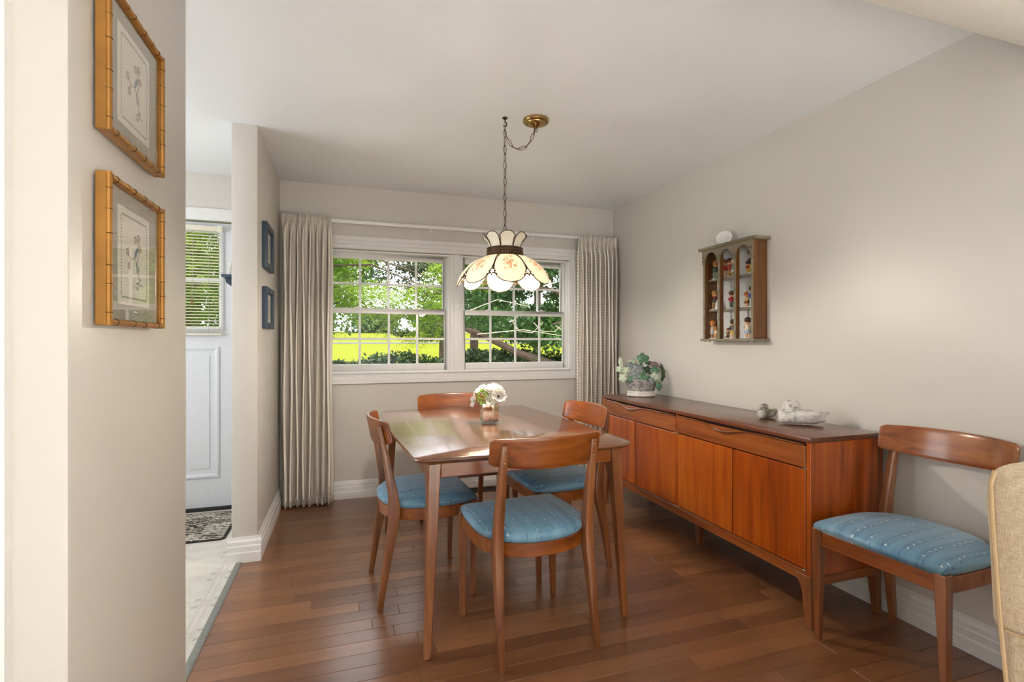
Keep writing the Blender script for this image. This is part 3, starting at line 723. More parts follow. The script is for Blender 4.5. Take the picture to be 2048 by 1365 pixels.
CH = [((.733, 2.032), 4, 'walnut dining chair in the foreground with its back to the camera'),
      ((.366, 2.589), -87, 'walnut dining chair at the left side of the table, seen side-on'),
      ((1.112, 2.630), 94, 'walnut dining chair between the table and the sideboard'),
      ((.690, 3.222), 180, 'walnut dining chair at the window end of the table, only its back showing'),
      ((2.058, 1.365), 93, 'walnut dining chair against the right wall beside the end of the sideboard')]
for i, (p, a, lb) in enumerate(CH):
    o = ch0 if i == 0 else copy_tree(ch0)
    o.location = (p[0], p[1], 0); o.rotation_euler = (0, 0, R(a)); tag(o, lb, 'chair', 'matching walnut dining chairs')

# ------------------------------------------------------------------ sideboard
SX0, SX1, SY0, SY1, SH = 1.872, 2.300, 1.640, 3.470, .816
sb = thing('sideboard', 'long walnut sideboard with two drawers and four doors along the right wall', 'sideboard', ((SX0 + SX1) / 2, (SY0 + SY1) / 2, 0))
def L(x, yv): return (x - (SX0 + SX1) / 2, yv - (SY0 + SY1) / 2)
hx, hy = (SX1 - SX0) / 2, (SY1 - SY0) / 2
part('top_board', MB().box(-hx - .004, hx, -hy - .003, hy + .003, SH - .022, SH), 'sbtop', sb, .003)
for s_ in (-1, 1): part('side_panel', MB().box(-hx, hx, s_ * hy - (.022 if s_ > 0 else 0), s_ * hy + (.022 if s_ < 0 else 0), .222, SH - .022), 'sbz', sb, .002, 1)
part('back_panel', MB().box(hx - .012, hx - .002, -hy + .022, hy - .022, .235, SH - .022), 'dark', sb, smooth=False)
part('bottom_panel', MB().box(-hx + .002, hx - .012, -hy + .022, hy - .022, .222, .240), 'sby', sb, .001, 1)
part('shelf_divider', MB().box(-hx + .026, hx - .012, -.009, .009, .240, SH - .022), 'dark', sb, smooth=False)
part('gap_shade_sheet', MB().box(-hx + .028, -hx + .032, -hy + .022, hy - .022, .24, SH - .022), 'dark', sb, smooth=False)  # dark sheet added behind the doors as painted shade in their gaps
part('centre_stile', MB().box(-hx + .001, -hx + .024, -.006, .006, .240, SH - .022), 'sbz', sb, .001, 1)
for k, (a, e) in enumerate(((-hy + .026, -.009), (.009, hy - .026))):
    d_ = part('drawer', MB().box(-hx - .001, -hx + .022, a, e, .683, .778), 'sby', sb, .002, 1)
    # long lip with a wavy finger pull at its middle
    rings = []; cyy = (a + e) / 2 + .05; N = 60
    for i in range(N + 1):
        yv = a + .004 + (e - a - .008) * i / N; q = math.exp(-((yv - cyy) / .075) ** 2)
        wv = math.exp(-((yv - cyy) / .115) ** 2)
        z = .783 - .024 * wv; dx = .006 + .018 * q; tk = .006 + .004 * q
        rings.append([(-hx - dx, yv, z - tk * .5), (-hx - dx - .003, yv, z), (-hx - dx, yv, z + tk * .5), (-hx + .004, yv, z + tk * .55), (-hx + .004, yv, z - tk * .7)])
    part('finger_pull', MB().loft(rings), 'wy', d_, ang=50)
for a, e in ((-hy + .026, -.4625), (-.4535, -.009), (.009, .4535), (.4625, hy - .026)):
    part('door', MB().box(-hx, -hx + .021, a, e, .246, .677), 'sbz', sb, .002, 1)
for yv in (-hy + .030, -.013, .013, hy - .030):
    for z in (.680, .242): part('hinge_pin', MB().box(-hx - .003, -hx + .012, yv - .010, yv + .010, z - .0022, z + .0022), 'steel', sb, .001, 1)
for yv in (-.465, .465):
    for z in (.680,): pass
# base frame and curved bracket legs
part('base_rail', MB().box(-hx + .004, -hx + .028, -hy + .03, hy - .03, .190, .222), 'sby', sb, .003, 1)
part('base_rail', MB().box(hx - .028, hx - .004, -hy + .03, hy - .03, .190, .222), 'sby', sb, .003, 1)
for s_ in (-1, 1): part('end_rail', MB().box(-hx + .03, hx - .03, s_ * (hy - .016) - .012, s_ * (hy - .016) + .012, .176, .222), 'wx', sb, .003, 1)
for s1 in (-1, 1):
    for s2 in (-1, 1):
        rings = []
        for k in range(11):
            t = k / 10; z = .222 * t; wy_ = .030 + .020 * t + .055 * max(0, (t - .62) / .38) ** 2.2; wx_ = .026 + .010 * t + .05 * max(0, (t - .70) / .30) ** 2.2
            x_out, y_out = s1 * (hx - .002 - .002 * (1 - t)), s2 * (hy - .002 + .004 * (1 - t) - .004)
            xa, ya = x_out - s1 * wx_, y_out - s2 * wy_
            rings.append([(min(xa, x_out), min(ya, y_out), z), (max(xa, x_out), min(ya, y_out), z), (max(xa, x_out), max(ya, y_out), z), (min(xa, x_out), max(ya, y_out), z)])
        part('leg', MB().loft(rings), 'wz', sb, .003, 1)
part('centre_foot', MB().posts([(-.05, 0, 0, .03, .03), (-.05, 0, .222, .05, .05)]), 'wz', sb, .002, 1)

# ------------------------------------------------------------------ curio shelf with figurines
KX0, KY0, KY1, KZ0, KZ1 = 2.241, 2.342, 2.773, 1.228, 1.838
cu = thing('curio_shelf', 'brown wooden wall curio shelf with three arches on the right wall', 'wall shelf', (XR - .001, (KY0 + KY1) / 2, KZ0))
D = XR - KX0; hk = (KY1 - KY0) / 2; KH = KZ1 - KZ0; t = .016
part('top_board', MB().prism([(-D - .016, KH - .018), (-D - .022, KH - .010), (-D - .022, KH), (0, KH), (0, KH - .018)], 'y', -hk - .028, hk + .028), 'cuf', cu, .002, 1)
part('bottom_board', MB().box(-D - .014, 0, -hk - .016, hk + .016, 0, .016), 'cuf', cu, .003, 1)
for a in (-hk, hk - t): part('side_panel', MB().box(-D, 0, a, a + t, .016, KH - .018), 'cuz', cu, .002, 1)
part('back_panel', MB().box(-.006, 0, -hk + t, hk - t, .016, KH - .018), 'white_back', cu, smooth=False)
cw = (2 * hk - t) / 3
for k in (1, 2): a = -hk + cw * k; part('divider', MB().box(-D + .001, -D + .030, a, a + t, .016, KH - .018), 'cuz', cu, .002, 1)
for a in (-hk, -hk + cw, -hk + 2 * cw, hk - t): part('sheen_strip', MB().box(-D - .003, -D + .0005, a, a + t, .016, KH - .1), 'cuf', cu, .001, 1)  # thin strips added to carry the painted sheen on the front edges
SZ = (.016, .205, .403)
for z in SZ[1:]: part('shelf', MB().box(-D + .0305, -.006, -hk + t, hk - t, z - .013, z), 'cuf', cu, .002, 1)
# arched valance, one plate with three arches
va = MB(); zt, zb_ = KH - .018, KH - .112
poly = [(-hk - .001, zt), (-hk - .001, zb_)]
for k in range(3):
    y0_, y1_ = -hk + cw * k + t + .004, -hk + cw * (k + 1) - .004; cy_, rr_ = (y0_ + y1_) / 2, (y1_ - y0_) / 2
    poly.append((y0_, zb_))
    for q in range(0, 13): a = PI - PI * q / 12; poly.append((cy_ + rr_ * math.cos(a), zb_ + .012 + (.064) * math.sin(a)))
    poly.append((y1_, zb_))
poly += [(hk + .001, zb_), (hk + .001, zt)]
part('arched_valance', va.prism(poly, 'x', -D - .009, -D), 'cuf', cu, smooth=False)
for a in (-hk + .011, hk - .011): part('plug', MB().ell((-D - .009, a, zt - .045), .004, .005, .005, 10, 6), 'bronze', cu)
for a in (-hk + .05, -hk + .005, hk - .05, hk - .005): part('foot_peg', MB().lathe([(.004, -.005), (.006, -.002), (.006, .001)], 8, (-D + .01, a)), 'cuf', cu)
pl = thing('plate', 'small white embossed plate leaning on top of the curio shelf', 'plate', (2.280, 2.625, KZ1), R(36))
pm = MB()
tl = R(66); q = Matrix.Rotation(-tl, 3, 'Y')
def disc(prof, n=28):
    m_ = MB(); m_.lathe(prof, n); return m_
dm = disc([(.002, .0), (.030, .0), (.046, .006), (.049, .008), (.046, .0095), (.030, .004), (.029, .006), (.026, .0045), (.002, .0045)])
dm.v = [tuple(q @ Vector(p) + Vector((.0, 0, .0485 * math.sin(tl) + .001))) for p in dm.v]
part('dish', dm, 'porc', pl)
part('stand', MB().path([(-.012, -.02, .003), (.03, -.02, .003), (.03, -.02, .05)], .0018, 5).path([(-.012, .02, .003), (.03, .02, .003), (.03, .02, .05)], .0018, 5), 'bronze', pl)

SKIN = plain('figurine_skin', (236, 178, 132), .35)
fcol = {}
def fc(rgb):
    if rgb not in fcol: fcol[rgb] = plain('glaze_%d_%d_%d' % rgb, rgb, .3, var=.12, vs=120)
    return fcol[rgb]
def figurine(yw, row, h, label, top, bot, hair, hat=None, skirt=False, face=-150, xw=2.300, prop=None, scarf=None, noarm=False):
    z = KZ0 + SZ[row]
    r = thing('figurine', label, 'figurine', (xw, yw, z + .0003), R(face + 90), 'painted child figurines in the curio shelf'); s = h
    part('base', MB().lathe([(.19 * s, 0), (.20 * s, .012 * s), (.19 * s, .045 * s), (.02 * s, .05 * s)], 14), 'porc', r)
    if skirt:
        for a in (-1, 1): part('leg', MB().path([(a * .06 * s, 0, .045 * s), (a * .06 * s, 0, .30 * s)], [.05 * s, .045 * s], 8), SKIN, r)
        part('skirt', MB().lathe([(.17 * s, .24 * s), (.165 * s, .27 * s), (.12 * s, .38 * s), (.09 * s, .47 * s)], 16), fc(bot), r)
    else:
        for a in (-1, 1): part('leg', MB().path([(a * .06 * s, 0, .07 * s), (a * .062 * s, 0, .22 * s), (a * .05 * s, 0, .42 * s)], [.055 * s, .066 * s, .07 * s], 8), fc(bot), r)
    for a in (-1, 1): part('shoe', MB().ell((a * .06 * s, .03 * s, .065 * s), .05 * s, .085 * s, .035 * s, 10, 6), fc((70, 46, 32)), r)
    part('coat', MB().lathe([(.05 * s, .37 * s), (.135 * s, .385 * s), (.125 * s, .47 * s), (.12 * s, .56 * s), (.10 * s, .63 * s), (.04 * s, .67 * s)], 14, (0, 0), 1, .8), fc(top), r)
    if not noarm:
        for a in (-1, 1):
            ar = part('arm', MB().path([(a * .10 * s, 0, .61 * s), (a * .165 * s, .02 * s, .50 * s), (a * .09 * s, .12 * s, .47 * s)], [.045 * s, .045 * s, .035 * s], 8), fc(top), r)
            part('hand', MB().ell((a * .085 * s, .13 * s, .47 * s), .032 * s, .035 * s, .03 * s, 8, 6), SKIN, ar)
    hd_ = part('head', MB().ell((0, .01 * s, .80 * s), .135 * s, .135 * s, .15 * s, 14, 10).ell((0, .145 * s, .785 * s), .018 * s, .02 * s, .018 * s, 8, 5).path([(0, 0, .63 * s), (0, 0, .70 * s)], .05 * s, 8), SKIN, r)
    for a in (-1, 1): part('eye', MB().ell((a * .05 * s, .132 * s, .815 * s), .013 * s, .01 * s, .02 * s, 6, 5), fc((40, 28, 24)), hd_)
    part('hair', MB().ell((0, -.025 * s, .845 * s), .15 * s, .14 * s, .135 * s, 14, 8), fc(hair), r)
    if hat: part('hat', MB().lathe([(.20 * s, .875 * s), (.195 * s, .89 * s), (.13 * s, .90 * s), (.12 * s, .96 * s), (.05 * s, 1.0 * s), (.01 * s, 1.0 * s)], 14, (0, -.01 * s)), fc(hat), r)
    if scarf: part('scarf', MB().lathe([(.06 * s, .62 * s), (.115 * s, .635 * s), (.12 * s, .665 * s), (.06 * s, .69 * s)], 12), fc(scarf), r)
    if prop == 'basket': part('basket', MB().lathe([(.05 * s, .36 * s), (.085 * s, .39 * s), (.09 * s, .45 * s), (.07 * s, .455 * s)], 12, (.0, .18 * s)), fc((150, 104, 52)), r)
    if prop == 'bird': part('goose', MB().ell((.17 * s, .03 * s, .16 * s), .07 * s, .12 * s, .08 * s, 10, 8).path([(.17 * s, .12 * s, .20 * s), (.17 * s, .16 * s, .30 * s)], .03 * s, 7).ell((.17 * s, .18 * s, .32 * s), .035 * s, .05 * s, .035 * s, 8, 6), fc((236, 232, 222)), r)
    if prop == 'stick': part('stick', MB().path([(.14 * s, .14 * s, .05 * s), (.12 * s, .13 * s, .75 * s)], .014 * s, 6), fc((92, 60, 34)), r)
    if prop == 'dog': part('dog', MB().ell((-.17 * s, .04 * s, .14 * s), .06 * s, .12 * s, .07 * s, 10, 8).ell((-.17 * s, .15 * s, .20 * s), .05 * s, .06 * s, .05 * s, 8, 6), fc((74, 50, 34)), r)
    if prop == 'umbrella': part('parcel', MB().ell((-.14 * s, -.08 * s, .5 * s), .06 * s, .07 * s, .13 * s, 10, 8), fc((40, 44, 52)), r)
    return r
def yat(u, X):     # depth along the right wall at which pixel column u sees the plane X (used once, to place the figurines)
    k = (u - 1024) / 1009; th = math.atan2(331, 1009); return X * (math.cos(th) - k * math.sin(th)) / (k * math.cos(th) + math.sin(th))
FX = 2.292
figurine(yat(1429, FX), 2, .128, 'boy figurine in green jacket and pale trousers, top left compartment', (66, 92, 62), (142, 150, 128), (170, 108, 48), face=-140)
figurine(yat(1446, FX), 2, .126, 'boy figurine in a red coat beside the upper left divider', (166, 44, 30), (190, 150, 100), (150, 92, 46), face=-150, prop='umbrella')
figurine(yat(1457.5, FX) , 2, .122, 'figurine in a dark hat, red shirt and ochre trousers, top middle compartment', (170, 60, 40), (170, 128, 52), (120, 66, 36), hat=(38, 44, 52), face=-150)
figurine(yat(1467, FX + .02), 2, .118, 'pale green and white figurine half hidden by the upper right divider', (128, 160, 150), (222, 220, 208), (226, 216, 196), skirt=True, face=-150, xw=FX + .02)
figurine(yat(1494, FX), 2, .082, 'short figurine in red with yellow base skirt, top right compartment', (160, 50, 40), (214, 176, 40), (70, 46, 36), hat=(60, 40, 34), skirt=True, face=-140)
figurine(yat(1503, FX), 2, .150, 'tall dark figurine at the right edge of the top right compartment', (52, 50, 54), (208, 170, 44), (50, 34, 28), hat=(48, 44, 46), face=-150)
figurine(yat(1427.5, FX), 1, .132, 'figurine in striped cap with red scarf and dark coat, middle left compartment', (70, 44, 44), (148, 122, 74), (196, 140, 70), hat=(120, 110, 70), scarf=(186, 50, 36), face=-140)
rb = tag(part('figurine', MB().lathe([(.012, 0), (.013, .004), (.011, .016), (.008, .028), (.009, .036), (.006, .044)], 12).ell((.0, .004, .052), .003, .002, .012, 6, 5).ell((.0, -.005, .052), .003, .002, .012, 6, 5), 'porc', None), 'tiny white rabbit figurine beside the middle left divider', 'figurine', 'painted child figurines in the curio shelf'); rb.location = (FX - .018, yat(1433.8, FX - .018), KZ0 + SZ[1] + .0004)
figurine(yat(1461.5, FX), 1, .112, 'figurine in red jacket and green trousers with a stick, centre compartment', (164, 36, 46), (66, 84, 58), (96, 62, 40), hat=(70, 66, 60), face=-140, prop='stick')
figurine(yat(1491, FX), 1, .096, 'kneeling girl figurine in yellow with red-brown hair, middle right compartment', (206, 166, 96), (150, 88, 44), (176, 96, 40), skirt=True, face=165, prop='basket')
figurine(yat(1503, FX), 1, .130, 'blue and white figurine at the right edge of the middle right compartment', (72, 92, 160), (216, 220, 226), (76, 56, 42), face=-150)
figurine(yat(1422.5, FX), 0, .124, 'girl figurine in white blouse and pale blue skirt, bottom left compartment', (224, 206, 178), (178, 190, 206), (214, 138, 62), skirt=True, face=-100)
figurine(yat(1431.5, FX - .012), 0, .082, 'small child figurine next to the girl in the bottom left compartment', (230, 196, 150), (206, 160, 112), (196, 124, 62), face=-170, xw=FX - .012)
figurine(yat(1456, FX - .012), 0, .070, 'small brown figurine crouching in the bottom middle compartment', (140, 96, 48), (84, 60, 44), (140, 90, 50), face=-140, xw=FX - .012, prop='dog')
figurine(yat(1464, FX), 0, .124, 'figurine in yellow skirt and dark bodice, bottom middle compartment', (60, 58, 70), (204, 176, 84), (66, 48, 36), skirt=True, face=-130)
figurine(yat(1493.5, FX), 0, .132, 'dark-haired girl figurine in pale blue skirt with a goose, bottom right compartment', (226, 206, 176), (176, 194, 214), (70, 46, 34), skirt=True, face=-140, prop='bird')

# ------------------------------------------------------------------ pendant lamp
LX, LY = .816, 2.610
lp = thing('pendant_lamp', 'lit stained glass pendant lamp with floral opal panels hanging on a chain', 'pendant lamp', (LX, LY, 0))
a0 = math.atan2(-LY, -LX) + R(7)
ZB0, ZB1 = 1.674, 1.728
def dome(tt):   # profile radius, height
    s_ = tt; r_ = .096 + .162 * (1 - (1 - s_) ** 1.45); z_ = 1.684 - .165 * (s_ ** 1.45)
    return r_, z_
def halfang(tt):
    top = .86 + .14 * min(1, tt / .35)
    low = 1 if tt < .5 else (max(0, 1 - ((tt - .5) / .5) ** 2.4)) ** .5
    return R(21.9) * top * low
def petal_fn(ac, off=0):
    def fn(u, v):
        tt = v; r_, z_ = dome(tt); s_ = 2 * u - 1; h_ = halfang(tt); a = ac + s_ * h_
        r2 = r_ + .008 * (1 - s_ * s_) * math.sin(PI * min(1, tt * 1.05)) ** .5 + off
        return (r2 * math.cos(a), r2 * math.sin(a), z_)
    return fn
for k in range(8):
    ac = a0 + 2 * PI * k / 8; fn = petal_fn(ac)
    p_ = grid('glass_panel', fn, 12, 18, 'opal', lp, .0025)
    edge = [fn(0, j / 24) for j in range(25)] + [fn(1, j / 24) for j in range(23, -1, -1)]
    part('panel_came', MB().path(edge, .0027, 6), 'bronze', p_)
    # filigree between neighbouring panels
    fm = MB(); am_ = ac + PI / 8
    for j in range(3):
        tt = .60 + .10 * j; r_, z_ = dome(tt); wv = .10 * (j + 1) * .55
        fm.path([(r_ * math.cos(am_ - wv * .7), r_ * math.sin(am_ - wv * .7), z_), (r_ * math.cos(am_), r_ * math.sin(am_), z_ + .006), (r_ * math.cos(am_ + wv * .7), r_ * math.sin(am_ + wv * .7), z_)], .0018, 5)
    r0_, z0_ = dome(.52); r1_, z1_ = dome(.86)
    fm.path([(r0_ * math.cos(am_), r0_ * math.sin(am_), z0_), (r1_ * math.cos(am_), r1_ * math.sin(am_), z1_)], .002, 5)
    for q, (tt, da) in enumerate(((.74, .06), (.74, -.06), (.82, .10), (.82, -.10), (.82, 0), (.66, 0), (.79, .035), (.79, -.035))):
        r_, z_ = dome(tt); fm.ell((r_ * math.cos(am_ + da), r_ * math.sin(am_ + da), z_), .0055, .0055, .005, 8, 5)
    part('filigree', fm, 'bronze', lp)
    # crown panels
    def cf(u, v, ac=ac):
        s_ = 2 * u - 1; tp = .083 * v; hgt = tp * (1 - .26 * (abs(s_) ** 2.6) * v)
        r_ = .084 + .034 * v ** 1.7; h_ = R(21.5) * (1 - .07 * v)
        a = ac + s_ * h_
        return (r_ * math.cos(a), r_ * math.sin(a), ZB1 - .006 + hgt)
    c_ = grid('crown_panel', cf, 10, 10, 'opal', lp, .0022, lambda a, e: (a * .1, e * .1))
    ed = [cf(0, j / 10) for j in range(11)] + [cf(j / 10, 1) for j in range(1, 11)] + [cf(1, j / 10) for j in range(9, -1, -1)]
    part('panel_came', MB().path(ed, .0024, 6), 'bronze', c_)
part('band', MB().lathe([(.093, ZB0), (.096, ZB0), (.096, ZB1), (.093, ZB1), (.093, ZB0)], 48), 'bronze', lp)
bn = MB()
for z in (ZB0, ZB0 + .012, ZB1 - .012, ZB1): bn.path([(.097 * math.cos(a), .097 * math.sin(a), z) for a in [2 * PI * k / 48 for k in range(48)]], .0024, 6, True)
for k in range(44):
    a = 2 * PI * k / 44; bn.ell((.0975 * math.cos(a), .0975 * math.sin(a), (ZB0 + ZB1) / 2), .0035, .0035, .009, 6, 5)
part('band_relief', bn, 'bandm', lp)
part('spider', MB().path([(-.088, 0, 1.70), (0, 0, 1.715), (.088, 0, 1.70)], .003, 6).path([(0, -.088, 1.70), (0, 0, 1.715), (0, .088, 1.70)], .003, 6).path([(0, 0, 1.66), (0, 0, 1.815)], .006, 8), 'bronze', lp)
part('socket', MB().lathe([(.006, 1.70), (.019, 1.695), (.021, 1.650), (.017, 1.645)], 16), 'brass', lp)
part('bulb', MB().lathe([(.012, 1.648), (.016, 1.635), (.029, 1.605), (.031, 1.588), (.025, 1.568), (.012, 1.557), (.001, 1.555)], 18), 'bulb', lp)
# chain: each link an object sharing one mesh
def link_mesh():
    pts = []
    for k in range(20):
        a = 2 * PI * k / 20; pts.append((.0085 * math.sin(a) * (1 + .0 * math.cos(a)), 0, .0250 * math.cos(a)))
    return MB().path(pts, .0015, 6, True).mesh('chain_link')
lm = link_mesh(); lm.materials.append(M['bronze'])
def put_link(p, d, tw):
    o = link('chain_link', lm, None, lp); o.location = p
    qd = Vector(d).to_track_quat('Z', 'Y'); o.rotation_mode = 'QUATERNION'; o.rotation_quaternion = qd @ Matrix.Rotation(tw, 3, 'Z').to_quaternion()
zt_, zb_ = 2.385, 1.822; nl = 14
for k in range(nl): put_link((0, 0, zb_ + .012 + (zt_ - zb_) * (k) / (nl - 1)), (0, 0, 1), R(18) + (PI / 2) * (k % 2))
cpx, cpy = .168, -.028       # ceiling canopy offset from the hook
n2 = 7
def swag(f_): 
    x = f_; return Vector((cpx * f_ , cpy * f_, 2.365 + (.035) * f_ - .105 * (1 - abs(2 * f_ - 1) ** 2.6)))
sw = [swag(k / 60) for k in range(61)]
acc = [0]
for k in range(60): acc.append(acc[-1] + (sw[k + 1] - sw[k]).length)
n2 = max(4, round(acc[-1] / .040))
for k in range(n2):
    target = acc[-1] * (k + .5) / n2; j = min(range(60), key=lambda q: abs(acc[q] - target)); put_link(sw[j], (sw[j + 1] - sw[j]), R(20) + (PI / 2) * (k % 2))
part('cord', MB().path([(.002, 0, 1.815)] + [(.003 * math.sin(k), .002 * math.cos(k * 1.3), 1.84 + .52 * k / 12) for k in range(13)] + [tuple(sw[j]) for j in range(4, 60, 6)] + [(cpx, cpy, 2.405)], .0015, 6), 'brass', lp)
part('hook', MB().path([(0, 0, 2.44), (0, 0, 2.425), (.006, 0, 2.415), (.012, 0, 2.405), (.008, 0, 2.395), (-.002, 0, 2.392), (-.008, 0, 2.398)], .003, 7).lathe([(.015, 2.44), (.013, 2.434), (.004, 2.428)], 14), 'bronze', lp)
part('canopy', MB().lathe([(.070, 2.4399), (.071, 2.432), (.068, 2.424), (.056, 2.420), (.054, 2.416), (.040, 2.414), (.030, 2.404), (.014, 2.398), (.006, 2.392), (.004, 2.388)], 32, (cpx, cpy)), 'brass', lp)
part('canopy_loop', MB().path([(cpx + .009 * math.cos(a), cpy, 2.384 + .011 * math.sin(a)) for a in [2 * PI * k / 14 for k in range(14)]], .002, 6, True), 'bronze', lp)
ld = bpy.data.lights.new('pendant_bulb_light', 'POINT'); ld.energy = 16; ld.color = (1, .90, .76); ld.shadow_soft_size = .035
lo = bpy.data.objects.new('pendant_bulb_light', ld); C.objects.link(lo); lo.location = (LX, LY, 1.535)

# ------------------------------------------------------------------ vase with flowers
VX, VY = .752, 2.70
vs = thing('flower_vase', 'square mirrored vase on a clear foot in the middle of the table', 'vase', (VX, VY, TH + .0005), R(-2))
hv = .047
part('foot', MB().box(-.041, .041, -.041, .041, 0, .011), 'pane', vs, .002, 1)
part('foot_edge', MB().path([(-.041, -.041, .001), (.041, -.041, .001), (.041, .041, .001), (-.041, .041, .001)], .0012, 5, True), 'steel', vs)
def sq(h_, z): return [(-h_, -h_, z), (h_, -h_, z), (h_, h_, z), (-h_, h_, z)]
part('body', MB().loft([sq(.042, .011), sq(.0475, .112), sq(.0445, .112), sq(.040, .03)]), 'mirror', vs, .0025, 2)
part('moss', MB().box(-.043, .043, -.043, .043, .085, .098), 'soil', vs, .002, 1)
def petal_mesh(Lp, Wp, cup, seed):
    r_ = random.Random(seed); n = 5; me = MB(); ring0 = []
    vs_ = []; fs_ = []
    for j in range(n + 1):
        v = j / n; wv = Wp * math.sin(PI * (v * .80 + .12)) ; 
        for i in range(5):
            s_ = -1 + i / 2; vs_.append((s_ * wv / 2, Lp * v, cup * (v ** 1.6) * Lp + .10 * Wp * s_ * s_ + r_.uniform(-.001, .001)))
    for j in range(n):
        for i in range(4): fs_.append((j * 5 + i, j * 5 + i + 1, (j + 1) * 5 + i + 1, (j + 1) * 5 + i))
    m2 = bpy.data.meshes.new('petal'); m2.from_pydata(vs_, [], fs_); m2.polygons.foreach_set('use_smooth', [True] * len(m2.polygons)); m2.materials.append(M['petal'])
    return m2
def flower(x, yv, z, dirv, size, label, npet=7, layers=2, centre='lime'):
    base = Vector((VX, VY, TH + .098))
    f_ = thing('silk_flower', label, 'flower', base, 0, 'white silk flowers in the vase')
    hp = Vector((x, yv, z)) - base
    part('stem', MB().path([(0, 0, .0), tuple(hp * .5 + Vector((0, 0, .01))), tuple(hp)], .0018, 6), 'stem', f_)
    q = Vector(dirv).normalized().to_track_quat('Z', 'Y')
    for l_ in range(layers):
        me = petal_mesh(size * (1 - .28 * l_), size * .95 * (1 - .2 * l_), .30 + .5 * l_, int(x * 999) + l_)
        for k in range(npet - l_):
            o = link('petal', me, None, f_); o.location = hp; o.rotation_mode = 'QUATERNION'
            o.rotation_quaternion = q @ Matrix.Rotation(2 * PI * k / (npet - l_) + l_ * .4, 3, 'Z').to_quaternion()
            md = o.modifiers.new('solid', 'SOLIDIFY'); md.thickness = .0008
    part('flower_centre', MB().ell(tuple(hp + Vector(dirv).normalized() * .004), .006, .006, .005, 8, 6), centre, f_)
cr = Vector((.950, -.312, 0)); fw = Vector((.312, .950, 0))
def vp(du, dv, dp):   # point near the vase given right / up / towards-the-window offsets in metres
    p = Vector((VX, VY, TH + .11)) + cr * du + Vector((0, 0, dv)) + fw * dp; return p
F = [(.052, .040, -.040, (.35, -.9, .2), .045, 'large open white flower facing the camera on the right of the vase', 8, 2),
     (.010, .072, -.020, (.1, -.5, .8), .040, 'white flower standing upright at the top of the bouquet', 7, 2),
     (.040, .082, .020, (.4, -.2, .9), .036, 'white flower at the upper right back of the bouquet', 7, 1),
     (-.045, .070, .010, (-.6, -.3, .8), .038, 'white flower at the upper left of the bouquet', 7, 1),
     (-.078, .012, -.012, (-.9, -.4, .2), .040, 'white blossom drooping over the left rim of the vase', 5, 1),
     (.010, .020, -.052, (.1, -1, .3), .034, 'small white blossom low at the front of the vase', 5, 1),
     (.082, .035, .018, (.9, .1, .4), .034, 'pale blossom at the far right of the bouquet', 6, 1)]
for du, dv, dp, dv3, sz, lb, npt, ly in F:
    p = vp(du, dv, dp); d3 = cr * dv3[0] + fw * -dv3[1] * -1 + Vector((0, 0, dv3[2])); flower(p.x, p.y, p.z, d3, sz, lb, npt, ly, 'soil' if npt == 8 else 'lime')
gb = thing('green_bud_cluster', 'lime green bud cluster among the white flowers in the vase', 'flower', (VX, VY, TH + .098))
r_ = random.Random(4); gm = MB(); ctr = vp(-.030, .035, -.035) - Vector((VX, VY, TH + .098))
for k in range(130):
    v = Vector((r_.gauss(0, 1), r_.gauss(0, 1), r_.gauss(0, 1))).normalized(); gm.ell(tuple(ctr + Vector((v.x * .034, v.y * .030, v.z * .042))), .0042, .0042, .0042, 6, 4)
part('bud', gm, 'lime', gb); bpy.data.objects[gb.children[0].name]['kind'] = 'stuff'
part('stem', MB().path([(0, 0, 0), tuple(ctr)], .002, 6), 'stem', gb)
for k in range(5):
    a = k * 1.25; part('leaf', MB().ell((.05 * math.cos(a), .05 * math.sin(a), .006), .026, .012, .0015, 10, 5, ('Z', a)), 'lf_g', gb)

# ------------------------------------------------------------------ planter with silk leaves
PX, PY = 2.100, 3.296
pt = thing('potted_plant', 'silk leaf plant in a worn whitewashed oval pot on the sideboard', 'plant', (PX, PY, SH + .0005), R(-18))
part('pot_foot', MB().lathe([(.098, 0), (.106, .004), (.104, .018), (.099, .024), (.101, .034), (.097, .040)], 32, (0, 0), 1, .72), 'potw', pt)
part('pot_body', MB().lathe([(.096, .040), (.105, .062), (.114, .095), (.118, .118), (.122, .122), (.122, .128), (.112, .128), (.108, .110)], 32, (0, 0), 1, .72), 'potg', pt)
part('moss', MB().lathe([(.110, .108), (.08, .118), (.03, .122), (.002, .123)], 24, (0, 0), 1, .72), 'soil', pt)
def leaf_mesh(kind, seed):
    r_ = random.Random(seed); n = 30; vs_ = [(0, 0, 0)]; 
    for ring, f_ in ((1, .5), (2, 1.0)):
        for k in range(n):
            a = 2 * PI * k / n
            if kind == 'lobed': rr = (.62 + .34 * abs(math.cos(2.5 * (a - PI / 2))) ** .7 + .05 * math.sin(15 * a)) * (1 if abs(a - 1.5 * PI) > .25 else .55)
            else: rr = 1.0 / math.sqrt((math.cos(a) / .42) ** 2 + (math.sin(a) / 1.25) ** 2) 
            rr *= f_ ** .9; zz = -.22 * (rr ** 2) + .05 * math.cos(5 * (a - PI / 2)) * f_ + r_.uniform(-.02, .02)
            vs_.append((rr * math.cos(a), rr * math.sin(a), zz))
    fs_ = [(0, 1 + k, 1 + (k + 1) % n) for k in range(n)] + [(1 + k, 1 + n + k, 1 + n + (k + 1) % n, 1 + (k + 1) % n) for k in range(n)]
    m2 = bpy.data.meshes.new('leaf'); m2.from_pydata(vs_, [], fs_); m2.polygons.foreach_set('use_smooth', [True] * len(m2.polygons)); return m2
LFM = {}
